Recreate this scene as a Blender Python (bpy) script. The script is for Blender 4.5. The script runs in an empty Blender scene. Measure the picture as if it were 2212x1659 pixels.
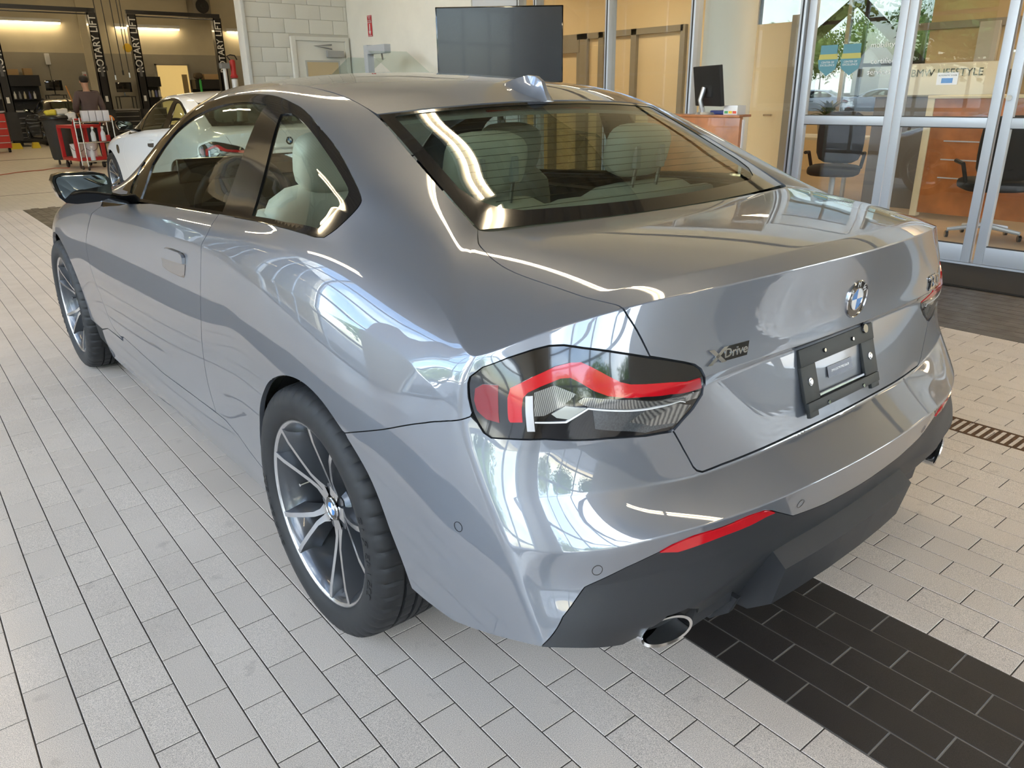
import bpy, bmesh, math, random
import numpy as np
from mathutils import Vector, Matrix, geometry
random.seed(7)
SC = bpy.context.scene; COL = SC.collection
# ---------------------------------------------------------------- camera
cam = bpy.data.cameras.new('camera'); cam_o = bpy.data.objects.new('camera', cam); COL.objects.link(cam_o)
CR = ((0.76896, -0.63914, -0.01497), (-0.23835, -0.26497, -0.93433), (0.59320, 0.72203, -0.35608))
cam.sensor_width = 36.0; cam.lens = 1646.97/2212*36; cam.clip_start = .05; cam.clip_end = 400
cam_o.matrix_world = Matrix(((CR[0][0], -CR[1][0], -CR[2][0], -1.5699), (CR[0][1], -CR[1][1], -CR[2][1], -1.5992),
                             (CR[0][2], -CR[1][2], -CR[2][2], 1.3033), (0, 0, 0, 1)))
SC.camera = cam_o
# ---------------------------------------------------------------- world, exposure
wd = bpy.data.worlds.new('sky'); SC.world = wd; wd.use_nodes = True
nt = wd.node_tree; nt.nodes.clear()
wo = nt.nodes.new('ShaderNodeOutputWorld'); bg = nt.nodes.new('ShaderNodeBackground'); sky = nt.nodes.new('ShaderNodeTexSky')
sky.sky_type = 'NISHITA'; sky.sun_disc = False; sky.sun_elevation = math.radians(52); sky.sun_rotation = math.radians(150); sky.air_density = 1.0; sky.dust_density = 1.5; sky.ozone_density = 1.0
tc = nt.nodes.new('ShaderNodeTexCoord'); nz = nt.nodes.new('ShaderNodeTexNoise'); nz.inputs['Scale'].default_value = 2.6; nz.inputs['Detail'].default_value = 6
rp = nt.nodes.new('ShaderNodeValToRGB'); rp.color_ramp.elements[0].position = .46; rp.color_ramp.elements[1].position = .66
mx = nt.nodes.new('ShaderNodeMix'); mx.data_type = 'RGBA'; mx.inputs['B'].default_value = (11.5, 12.0, 12.8, 1)
nt.links.new(tc.outputs['Generated'], nz.inputs['Vector']); nt.links.new(nz.outputs['Fac'], rp.inputs['Fac'])
nt.links.new(rp.outputs['Color'], mx.inputs['Factor']); nt.links.new(sky.outputs['Color'], mx.inputs['A']); nt.links.new(mx.outputs['Result'], bg.inputs['Color'])
nt.links.new(bg.outputs['Background'], wo.inputs['Surface']); bg.inputs['Strength'].default_value = .95
SC.view_settings.view_transform = 'Standard'; SC.view_settings.look = 'None'; SC.view_settings.gamma = 1.0
SC.view_settings.exposure = 0.6; SC.view_settings.use_curve_mapping = False
SC.cycles.use_denoising = True; SC.cycles.max_bounces = 7; SC.cycles.diffuse_bounces = 3; SC.cycles.glossy_bounces = 3; SC.cycles.use_adaptive_sampling = True; SC.cycles.adaptive_threshold = .06
SC.cycles.transmission_bounces = 8; SC.cycles.transparent_max_bounces = 10; SC.cycles.caustics_reflective = False; SC.cycles.caustics_refractive = False
SC.cycles.sample_clamp_indirect = 5.0
# ---------------------------------------------------------------- materials
MATS = {}
def mat(name, col, rough=.5, metal=0.0, coat=0.0, emit=None, estr=0.0, spec=.5, noise=None, bump=None, alpha=None, trans=0.0, coat_rough=.03):
    if name in MATS: return MATS[name]
    m = bpy.data.materials.new(name); m.use_nodes = True; MATS[name] = m
    n = m.node_tree.nodes; l = m.node_tree.links; b = n['Principled BSDF']
    b.inputs['Base Color'].default_value = (*col, 1); b.inputs['Roughness'].default_value = rough; b.inputs['Metallic'].default_value = metal
    b.inputs['Coat Weight'].default_value = coat; b.inputs['Coat Roughness'].default_value = coat_rough; b.inputs['Specular IOR Level'].default_value = spec
    b.inputs['Transmission Weight'].default_value = trans
    if emit: b.inputs['Emission Color'].default_value = (*emit, 1); b.inputs['Emission Strength'].default_value = estr
    t = None
    if noise or bump: t = n.new('ShaderNodeTexCoord')
    if noise:                                     # (scale, amount, detail)
        z = n.new('ShaderNodeTexNoise'); z.inputs['Scale'].default_value = noise[0]; z.inputs['Detail'].default_value = noise[2] if len(noise) > 2 else 4
        r = n.new('ShaderNodeMapRange'); r.inputs['From Min'].default_value = .25; r.inputs['From Max'].default_value = .75
        r.inputs['To Min'].default_value = 1-noise[1]; r.inputs['To Max'].default_value = 1+noise[1]
        x = n.new('ShaderNodeMix'); x.data_type = 'RGBA'; x.blend_type = 'MULTIPLY'; x.inputs['Factor'].default_value = 1; x.inputs['A'].default_value = (*col, 1)
        l.new(t.outputs['Object'], z.inputs['Vector']); l.new(z.outputs['Fac'], r.inputs['Value']); l.new(r.outputs['Result'], x.inputs['B']); l.new(x.outputs['Result'], b.inputs['Base Color'])
    if bump:                                      # (scale, strength)
        z = n.new('ShaderNodeTexNoise'); z.inputs['Scale'].default_value = bump[0]; z.inputs['Detail'].default_value = 3
        p = n.new('ShaderNodeBump'); p.inputs['Strength'].default_value = bump[1]; p.inputs['Distance'].default_value = .002
        l.new(t.outputs['Object'], z.inputs['Vector']); l.new(z.outputs['Fac'], p.inputs['Height']); l.new(p.outputs['Normal'], b.inputs['Normal'])
    return m
def glass_mat(name, tint=(1, 1, 1), refl=1.0, ior=1.5):
    if name in MATS: return MATS[name]
    m = bpy.data.materials.new(name); m.use_nodes = True; MATS[name] = m
    n = m.node_tree.nodes; l = m.node_tree.links; n.clear()
    o = n.new('ShaderNodeOutputMaterial'); mx = n.new('ShaderNodeMixShader'); t = n.new('ShaderNodeBsdfTransparent'); g = n.new('ShaderNodeBsdfGlossy'); f = n.new('ShaderNodeFresnel')
    t.inputs['Color'].default_value = (*tint, 1); g.inputs['Roughness'].default_value = 0.0; g.inputs['Color'].default_value = (refl, refl, refl, 1); f.inputs['IOR'].default_value = ior
    g2 = n.new('ShaderNodeNewGeometry'); mr = n.new('ShaderNodeMapRange'); mr.inputs['To Min'].default_value = ior; mr.inputs['To Max'].default_value = 1/ior; l.new(g2.outputs['Backfacing'], mr.inputs['Value']); l.new(mr.outputs['Result'], f.inputs['IOR'])
    l.new(f.outputs['Fac'], mx.inputs['Fac']); l.new(t.outputs['BSDF'], mx.inputs[1]); l.new(g.outputs['BSDF'], mx.inputs[2]); l.new(mx.outputs['Shader'], o.inputs['Surface'])
    return m
# ---------------------------------------------------------------- object helpers
def empty(name, label, cat, loc=(0, 0, 0), rotz=0.0, group=None):
    o = bpy.data.objects.new(name, None); COL.objects.link(o); o.location = loc; o.rotation_euler = (0, 0, rotz); o.empty_display_size = .1
    o['label'] = label; o['category'] = cat
    if group: o['group'] = group
    return o
def tag(o, label, cat, group=None):
    o['label'] = label; o['category'] = cat
    if group: o['group'] = group
    return o
def link(name, me, m, parent=None, loc=None, rot=None):
    o = bpy.data.objects.new(name, me); COL.objects.link(o)
    if m is not None and len(me.materials) == 0: me.materials.append(m)
    if parent is not None: o.parent = parent
    if loc: o.location = loc
    if rot: o.rotation_euler = rot
    return o
class MB:
    """collects simple solids into one mesh"""
    def __init__(s): s.v = []; s.f = []; s.mi = []; s.cm = 0
    def add(s, vs, fs):
        k = len(s.v); s.v += [tuple(p) for p in vs]; s.f += [tuple(i+k for i in f) for f in fs]; s.mi += [s.cm]*len(fs); return s
    def box(s, x0, y0, z0, x1, y1, z1, bev=0.0):
        if bev <= 0:
            return s.add([(x0, y0, z0), (x1, y0, z0), (x1, y1, z0), (x0, y1, z0), (x0, y0, z1), (x1, y0, z1), (x1, y1, z1), (x0, y1, z1)],
                         [(0, 3, 2, 1), (4, 5, 6, 7), (0, 1, 5, 4), (1, 2, 6, 5), (2, 3, 7, 6), (3, 0, 4, 7)])
        bm = bmesh.new(); bmesh.ops.create_cube(bm, size=1)
        for v in bm.verts: v.co = Vector(((x0+x1)/2+v.co.x*(x1-x0), (y0+y1)/2+v.co.y*(y1-y0), (z0+z1)/2+v.co.z*(z1-z0)))
        bmesh.ops.bevel(bm, geom=bm.edges[:], offset=bev, segments=2, profile=.6, affect='EDGES', clamp_overlap=True)
        return s.bm(bm)
    def bm(s, bm, M=None):
        bm.verts.ensure_lookup_table(); bm.verts.index_update()
        s.add([(M @ v.co if M else v.co)[:] for v in bm.verts], [tuple(v.index for v in f.verts) for f in bm.faces]); bm.free(); return s
    def tube(s, pts, r, n=8, caps=True):
        pts = [Vector(p) for p in pts]; rr = r if isinstance(r, (list, tuple)) else [r]*len(pts); vs = []; fs = []
        up = None
        for i, p in enumerate(pts):
            d = (pts[min(i+1, len(pts)-1)]-pts[max(i-1, 0)]).normalized()
            if up is None: up = Vector((0, 0, 1)) if abs(d.z) < .9 else Vector((1, 0, 0))
            a = d.cross(up).normalized(); b = a.cross(d).normalized(); up = b
            for k in range(n):
                t = 2*math.pi*k/n; vs.append(p+a*(math.cos(t)*rr[i])+b*(math.sin(t)*rr[i]))
        for i in range(len(pts)-1):
            for k in range(n): fs.append((i*n+k, i*n+(k+1) % n, (i+1)*n+(k+1) % n, (i+1)*n+k))
        if caps: fs.append(tuple(range(n))[::-1]); fs.append(tuple((len(pts)-1)*n+k for k in range(n)))
        return s.add(vs, fs)
    def lathe(s, prof, n=32, axis='z', c=(0, 0, 0), close=False, ang=None):
        """prof: (radius, height) list"""
        vs = []; fs = []; m = len(prof)
        for k in range(n):
            t = 2*math.pi*k/n; ct, stt = math.cos(t), math.sin(t)
            for (r, h) in prof:
                p = (r*ct, r*stt, h) if axis == 'z' else (h, r*ct, r*stt) if axis == 'x' else (r*stt, h, r*ct)
                vs.append((p[0]+c[0], p[1]+c[1], p[2]+c[2]))
        for k in range(n):
            k2 = (k+1) % n
            for j in range(m-1): fs.append((k*m+j, k2*m+j, k2*m+j+1, k*m+j+1))
            if close: fs.append((k*m+m-1, k2*m+m-1, k2*m, k*m))
        return s.add(vs, fs)
    def prism(s, poly, a, b, axis='y', smooth=False):
        """2-D polygon extruded between a and b along an axis"""
        n = len(poly)
        def P(p, h): return {'y': (p[0], h, p[1]), 'x': (h, p[0], p[1]), 'z': (p[0], p[1], h)}[axis]
        vs = [P(p, a) for p in poly]+[P(p, b) for p in poly]
        fs = [tuple(range(n)), tuple(range(2*n-1, n-1, -1))]+[(i, i+n, (i+1) % n+n, (i+1) % n) for i in range(n)]
        return s.add(vs, fs)
    def xform(s, M, k0=0):
        for i in range(k0, len(s.v)): s.v[i] = tuple(M @ Vector(s.v[i]))
        return s
    def mesh(s, name, smooth=None):
        me = bpy.data.meshes.new(name); me.from_pydata(s.v, [], s.f); me.update()
        bm = bmesh.new(); bm.from_mesh(me); bmesh.ops.recalc_face_normals(bm, faces=bm.faces[:]); bm.to_mesh(me); bm.free()
        if any(s.mi): me.polygons.foreach_set('material_index', s.mi)
        if smooth is not None:
            me.polygons.foreach_set('use_smooth', [True]*len(me.polygons))
            me.set_sharp_from_angle(angle=math.radians(smooth))
        return me
    def build(s, name, m, parent=None, smooth=None, loc=None, rot=None):
        return link(name, s.mesh(name, smooth), m, parent, loc, rot)
def box(name, a, b, m, parent=None, bev=0.0, loc=None, rot=None):
    return MB().box(*a, *b, bev=bev).build(name, m, parent, 40 if bev else None, loc, rot)
def text(name, s, size, m, parent=None, M=None, depth=.001, align='CENTER', shear=0.0, sx=1.0, bold=0.0):
    cu = bpy.data.curves.new(name, 'FONT'); cu.body = s; cu.size = size; cu.extrude = depth; cu.align_x = align; cu.align_y = 'CENTER'; cu.shear = shear; cu.offset = bold; cu.resolution_u = 3
    o = bpy.data.objects.new(name+'_tmp', cu); COL.objects.link(o); dg = bpy.context.evaluated_depsgraph_get(); me = bpy.data.meshes.new_from_object(o.evaluated_get(dg)); bpy.data.objects.remove(o)
    me.name = name
    if sx != 1.0: me.transform(Matrix.Diagonal((sx, 1, 1, 1)))
    if M is not None: me.transform(M)
    return link(name, me, m, parent)
def frame(origin, xdir, ydir):
    """matrix that maps local XY to a plane in the scene"""
    x = Vector(xdir).normalized(); y = Vector(ydir).normalized(); z = x.cross(y).normalized(); y = z.cross(x)
    return Matrix(((x.x, y.x, z.x, origin[0]), (x.y, y.y, z.y, origin[1]), (x.z, y.z, z.z, origin[2]), (0, 0, 0, 1)))
def copy_tree(o, parent=None, skip=()):
    c = o.copy(); COL.objects.link(c); c.parent = parent
    for ch in o.children:
        if ch.name.split('.')[0] not in skip: copy_tree(ch, c, skip)
    return c
# ---------------------------------------------------------------- car body master surface
# stations run nose centre -> left side -> tail centre; rows run sill -> roof gutter / glass base (x is half width)
ST = [
 # N0
 [(0,3.46,.17),(0,3.50,.23),(0,3.54,.30),(0,3.565,.40),(0,3.575,.50),(0,3.57,.59),(0,3.54,.66),(0,3.49,.705),(0,3.42,.74),(0,3.16,.82),(0,2.72,.935),(0,2.37,1.0)],
 # N1
 [(.35,3.42,.17),(.36,3.46,.23),(.37,3.5,.30),(.37,3.525,.40),(.37,3.535,.50),(.37,3.53,.585),(.37,3.50,.65),(.36,3.45,.695),(.35,3.38,.73),(.33,3.12,.813),(.28,2.7,.932),(.2,2.36,1.0)],
 # N2
 [(.62,3.31,.17),(.635,3.34,.23),(.645,3.38,.30),(.65,3.40,.40),(.65,3.41,.50),(.65,3.405,.575),(.645,3.38,.635),(.63,3.34,.68),(.60,3.27,.722),(.55,3.03,.805),(.43,2.64,.925),(.34,2.325,.997)],
 # N3 front corner
 [(.80,3.12,.18),(.81,3.14,.24),(.82,3.16,.31),(.825,3.18,.40),(.825,3.18,.50),(.82,3.17,.575),(.805,3.15,.645),(.78,3.11,.70),(.735,3.05,.745),(.65,2.88,.815),(.52,2.56,.918),(.45,2.275,.992)],
 # A
 [(.855,2.97,.19),(.868,2.97,.25),(.878,2.97,.32),(.885,2.97,.41),(.888,2.97,.51),(.884,2.97,.60),(.872,2.96,.69),(.848,2.94,.752),(.80,2.90,.80),(.70,2.76,.855),(.575,2.47,.925),(.53,2.22,.985)],
 # B
 [(.865,2.741,.19),(.88,2.741,.26),(.89,2.741,.34),(.898,2.741,.43),(.902,2.741,.54),(.90,2.741,.65),(.89,2.741,.745),(.868,2.735,.80),(.823,2.70,.845),(.73,2.60,.885),(.63,2.38,.94),(.595,2.16,.98)],
 # C
 [(.862,2.38,.185),(.878,2.38,.26),(.887,2.38,.35),(.890,2.38,.45),(.895,2.38,.58),(.897,2.38,.70),(.888,2.375,.815),(.865,2.365,.862),(.825,2.345,.892),(.755,2.30,.92),(.685,2.19,.945),(.655,2.07,.968)],
 # D
 [(.862,2.05,.182),(.879,2.05,.26),(.887,2.05,.365),(.888,2.05,.46),(.896,2.05,.60),(.893,2.05,.735),(.882,2.05,.864),(.858,2.05,.903),(.822,2.045,.928),(.775,2.03,.945),(.725,1.99,.965),(.70,1.95,.985)],
 # E
 [(.862,1.6,.19),(.880,1.6,.262),(.887,1.6,.372),(.887,1.6,.47),(.895,1.6,.61),(.892,1.6,.75),(.879,1.6,.884),(.853,1.6,.922),(.813,1.6,.948),(.762,1.6,1.03),(.70,1.6,1.115),(.63,1.6,1.19)],
 # F
 [(.862,1.2,.20),(.881,1.2,.268),(.887,1.2,.368),(.887,1.2,.47),(.895,1.2,.615),(.892,1.2,.76),(.878,1.2,.899),(.853,1.2,.94),(.811,1.2,.970),(.745,1.2,1.105),(.667,1.2,1.262),(.558,1.2,1.325)],
 # G
 [(.862,.8,.207),(.881,.8,.275),(.888,.8,.375),(.888,.8,.475),(.897,.8,.62),(.894,.8,.765),(.879,.8,.911),(.854,.8,.956),(.811,.8,.986),(.737,.8,1.14),(.641,.8,1.307),(.541,.8,1.345)],
 # H
 [(.862,.5,.207),(.882,.5,.275),(.890,.5,.37),(.892,.5,.475),(.902,.5,.625),(.900,.5,.77),(.882,.5,.922),(.855,.5,.97),(.812,.5,1.0),(.735,.5,1.145),(.645,.5,1.297),(.533,.5,1.327)],
 # I
 [(.868,.25,.215),(.886,.25,.28),(.896,.25,.375),(.900,.25,.48),(.909,.25,.63),(.911,.25,.77),(.890,.25,.915),(.860,.25,.975),(.815,.25,1.012),(.748,.25,1.128),(.675,.25,1.238),(.524,.23,1.278)],
 # J
 [(.875,0,.24),(.892,0,.30),(.902,0,.39),(.908,0,.49),(.915,0,.63),(.914,0,.765),(.893,0,.893),(.862,0,.963),(.820,0,1.010),(.768,0,1.077),(.706,.01,1.148),(.545,.06,1.2015)],
 # K
 [(.880,-.2,.27),(.893,-.2,.33),(.902,-.2,.41),(.908,-.2,.50),(.914,-.2,.635),(.910,-.2,.76),(.885,-.2,.877),(.849,-.2,.945),(.804,-.2,.993),(.756,-.195,1.032),(.69,-.16,1.085),(.563,-.08,1.136)],
 # L
 [(.885,-.44,.305),(.892,-.43,.36),(.899,-.42,.435),(.904,-.41,.53),(.906,-.40,.645),(.900,-.40,.755),(.873,-.40,.86),(.834,-.395,.92),(.788,-.385,.962),(.735,-.355,.997),(.66,-.28,1.043),(.577,-.20,1.0785)],
 # M
 [(.874,-.62,.345),(.880,-.60,.395),(.887,-.58,.46),(.892,-.555,.55),(.893,-.53,.655),(.889,-.51,.745),(.876,-.50,.83),(.851,-.505,.885),(.814,-.505,.925),(.758,-.455,.962),(.67,-.35,1.015),(.581,-.255,1.0515)],
 # N corner crease
 [(.842,-.785,.388),(.846,-.765,.43),(.851,-.738,.49),(.857,-.705,.565),(.863,-.66,.65),(.867,-.62,.73),(.867,-.598,.788),(.861,-.594,.838),(.842,-.605,.882),(.79,-.545,.928),(.688,-.40,1.0),(.583,-.288,1.035)],
 # O
 [(.735,-.838,.355),(.748,-.828,.415),(.756,-.80,.48),(.762,-.792,.55),(.766,-.742,.645),(.768,-.715,.72),(.768,-.70,.79),(.760,-.688,.855),(.745,-.67,.922),(.712,-.618,.952),(.638,-.455,1.006),(.572,-.304,1.030)],
 # P
 [(.60,-.818,.292),(.606,-.866,.362),(.612,-.852,.475),(.615,-.858,.556),(.615,-.795,.632),(.615,-.777,.735),(.617,-.786,.805),(.615,-.766,.875),(.617,-.74,.956),(.605,-.692,.974),(.565,-.50,1.014),(.528,-.318,1.030)],
 # Q
 [(.45,-.80,.225),(.46,-.889,.385),(.46,-.890,.475),(.46,-.908,.563),(.46,-.818,.610),(.46,-.800,.788),(.46,-.818,.816),(.46,-.806,.88),(.46,-.796,.972),(.455,-.745,.991),(.43,-.54,1.019),(.405,-.336,1.030)],
 # R
 [(.3,-.785,.186),(.3,-.888,.402),(.3,-.914,.477),(.3,-.936,.569),(.3,-.840,.613),(.3,-.806,.795),(.3,-.834,.82),(.3,-.829,.88),(.3,-.83,.981),(.297,-.778,1.0),(.285,-.56,1.022),(.272,-.35,1.030)],
 # S
 [(.15,-.78,.178),(.15,-.896,.402),(.15,-.925,.48),(.15,-.950,.573),(.15,-.849,.617),(.15,-.812,.797),(.15,-.845,.822),(.15,-.842,.88),(.15,-.85,.986),(.15,-.797,1.005),(.143,-.57,1.024),(.136,-.359,1.030)],
 # T
 [(0,-.78,.175),(0,-.898,.402),(0,-.929,.481),(0,-.955,.574),(0,-.853,.618),(0,-.814,.797),(0,-.848,.823),(0,-.847,.88),(0,-.857,.987),(0,-.803,1.007),(0,-.573,1.025),(0,-.362,1.030)],
]
NS, NR = len(ST), 12
CREASE_V = {1:{18:.4,19:.8,20:1,21:1,22:1,23:1}, 5:{19:.4,20:1,21:1,22:1,23:1}, 9:{18:.3,19:.6,20:.7,21:.7,22:.7,23:.7}, 2:{7:.5,8:.8,9:.8,10:.8,11:.8,12:.4}, 3:{18:.5,19:1,20:1,21:1,22:1,23:1}, 4:{19:.5,20:1,21:1,22:1,23:1},
            6:{6:.3,7:.8,8:1,9:1,10:1,11:.9,12:.5,13:.15,18:.2,19:.8,20:1,21:1,22:1,23:1},
            8:{8:.5,9:.5,10:.5,11:.5,16:.3,17:.75,18:.95,19:1,20:1,21:1,22:1,23:1}}
CREASE_U = {17:{0:.8,1:.8,2:.8,3:.8,4:.75,5:.7,6:.7,7:.6,8:.3}}
def _tangents(Pm, t, cw):
    n = len(Pm); L = np.zeros_like(Pm); Rr_ = np.zeros_like(Pm)
    h = np.diff(t); d = np.diff(Pm, axis=0)/h.reshape(-1, *([1]*(Pm.ndim-1)))
    for i in range(n):
        if i == 0: m = d[0]; l = r = m
        elif i == n-1: m = d[-1]; l = r = m
        else:
            m = (h[i]*d[i-1] + h[i-1]*d[i])/(h[i]+h[i-1]); l = d[i-1]; r = d[i]
        c = cw[i] if Pm.ndim == 2 else cw[i].reshape(-1, 1)
        L[i] = m*(1-c)+l*c; Rr_[i] = m*(1-c)+r*c
    return L, Rr_
def _hermite(Pm, t, L, Rt, s):
    i = np.clip(np.searchsorted(t, s, side='right')-1, 0, len(t)-2); h = t[i+1]-t[i]; a = (s-t[i])/h
    sh = (-1,)+(1,)*(Pm.ndim-1)
    a = a.reshape(sh); h = h.reshape(sh)
    return (2*a**3-3*a**2+1)*Pm[i]+(a**3-2*a**2+a)*h*Rt[i]+(-2*a**3+3*a**2)*Pm[i+1]+(a**3-a**2)*h*L[i+1]
def _build_master(sub_u=12, sub_v=8):
    A = np.array(ST, float)                                   # (NS,NR,3)
    tv = np.concatenate([[0], np.cumsum(np.linalg.norm(np.diff(A, axis=1), axis=2).mean(0))])
    tu = np.concatenate([[0], np.cumsum(np.linalg.norm(np.diff(A, axis=0), axis=2).mean(1))])
    cv = np.zeros((NR, NS)); cu = np.zeros((NS, NR))
    for r, dd in CREASE_V.items():
        for s_, w_ in dd.items(): cv[r, s_] = w_
    for s_, dd in CREASE_U.items():
        for r, w_ in dd.items(): cu[s_, r] = w_
    B = A.transpose(1, 0, 2)
    # mirror one station over each end so the surface meets its mirror image smoothly
    L, Rt = _tangents(B, tv, cv)
    pv = np.concatenate([np.linspace(0, 1, sub_v, endpoint=False)+i for i in range(NR-1)]+[[NR-1.0]])
    pv = np.unique(np.concatenate([pv]+[[r-.035, r+.035] for r in (2, 3, 4, 5, 6, 8, 9)]))
    sv = np.interp(pv, np.arange(NR), tv)
    G = _hermite(B, tv, L, Rt, sv).transpose(1, 0, 2)          # (NS, nv, 3)
    cud = np.stack([np.interp(pv, np.arange(NR), cu[s_]) for s_ in range(NS)])
    mir = np.array([-1, 1, 1.0])
    Gx = np.concatenate([G[1:2]*mir, G, G[-2:-1]*mir]); h0 = tu[1]-tu[0]; h1 = tu[-1]-tu[-2]
    tx = np.concatenate([[tu[0]-h0], tu, [tu[-1]+h1]])
    cx = np.concatenate([cud[:1]*0, cud, cud[:1]*0])
    L, Rt = _tangents(Gx, tx, cx)
    pu = np.concatenate([np.linspace(0, 1, sub_u, endpoint=False)+i for i in range(NS-1)]+[[NS-1.0]])
    pu = np.unique(np.concatenate([pu, [16.95, 17.05]]))
    su = np.interp(pu, np.arange(NS), tu)
    S = _hermite(Gx, tx, L, Rt, su)
    S[0, :, 0] = 0; S[-1, :, 0] = 0
    # fair the lofted grid, leaving the creases alone
    mv = np.stack([np.interp(pu, np.arange(NS), cv[r]) for r in range(NR)], 1)                       # crease weight along rows
    near_v = np.zeros((len(pu), len(pv)))
    for r in range(NR): near_v = np.maximum(near_v, mv[:, r:r+1]*np.clip(1.4-np.abs(pv-r)*1.2, 0, 1)[None])
    near_u = np.zeros((len(pu), len(pv)))
    for k in range(NS): near_u = np.maximum(near_u, np.stack([cud[k]]*len(pu))*np.clip(1.4-np.abs(pu-k)*1.0, 0, 1)[:, None])
    xu = np.concatenate([[2*su[0]-su[1]], su, [2*su[-1]-su[-2]]]); au = ((xu[2:]-xu[1:-1])/(xu[2:]-xu[:-2]))[:, None, None]; av = ((sv[2:]-sv[1:-1])/(sv[2:]-sv[:-2]))[None, :, None]
    wu = (1-near_u)[..., None]*.5; wv = (1-near_v)[..., None]*.5
    for it in range(36):
        E_ = np.concatenate([S[1:2]*mir, S, S[-2:-1]*mir]); S = S+wu*(E_[:-2]*au+E_[2:]*(1-au)-S)
        if it < 14: S[:, 1:-1] = S[:, 1:-1]+(wv[:, 1:-1])*(S[:, :-2]*av+S[:, 2:]*(1-av)-S[:, 1:-1])
    S[0, :, 0] = 0; S[-1, :, 0] = 0
    S[:, :, 0] *= -1                                           # left side of the car is -x
    return S, su, sv, tu, tv
MS, MU, MV, TU, TV = _build_master()
def _grid_normals(S):
    du = np.gradient(S, axis=0); dv = np.gradient(S, axis=1)
    n = np.cross(du, dv); n /= np.linalg.norm(n, axis=2, keepdims=True)+1e-12
    return n
MN = _grid_normals(MS)
if MN[len(MN)//2, 20, 0] > 0: MN = -MN
for _k in (0, -1): MN[_k, :, 0] = 0; MN[_k] /= np.linalg.norm(MN[_k], axis=1, keepdims=True)
def m_eval(s, t, off=0.0):
    """points and normals of the master surface at arc parameters s (round the car) and t (upwards)"""
    s = np.clip(np.asarray(s, float), MU[0], MU[-1]); t = np.clip(np.asarray(t, float), MV[0], MV[-1])
    i = np.clip(np.searchsorted(MU, s, side='right')-1, 0, len(MU)-2); j = np.clip(np.searchsorted(MV, t, side='right')-1, 0, len(MV)-2)
    a = ((s-MU[i])/(MU[i+1]-MU[i]))[:, None]; b = ((t-MV[j])/(MV[j+1]-MV[j]))[:, None]
    f = lambda G: (1-a)*(1-b)*G[i, j]+a*(1-b)*G[i+1, j]+(1-a)*b*G[i, j+1]+a*b*G[i+1, j+1]
    P, N = f(MS), f(MN); N = N/(np.linalg.norm(N, axis=1, keepdims=True)+1e-12)
    return P+N*off, N
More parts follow.
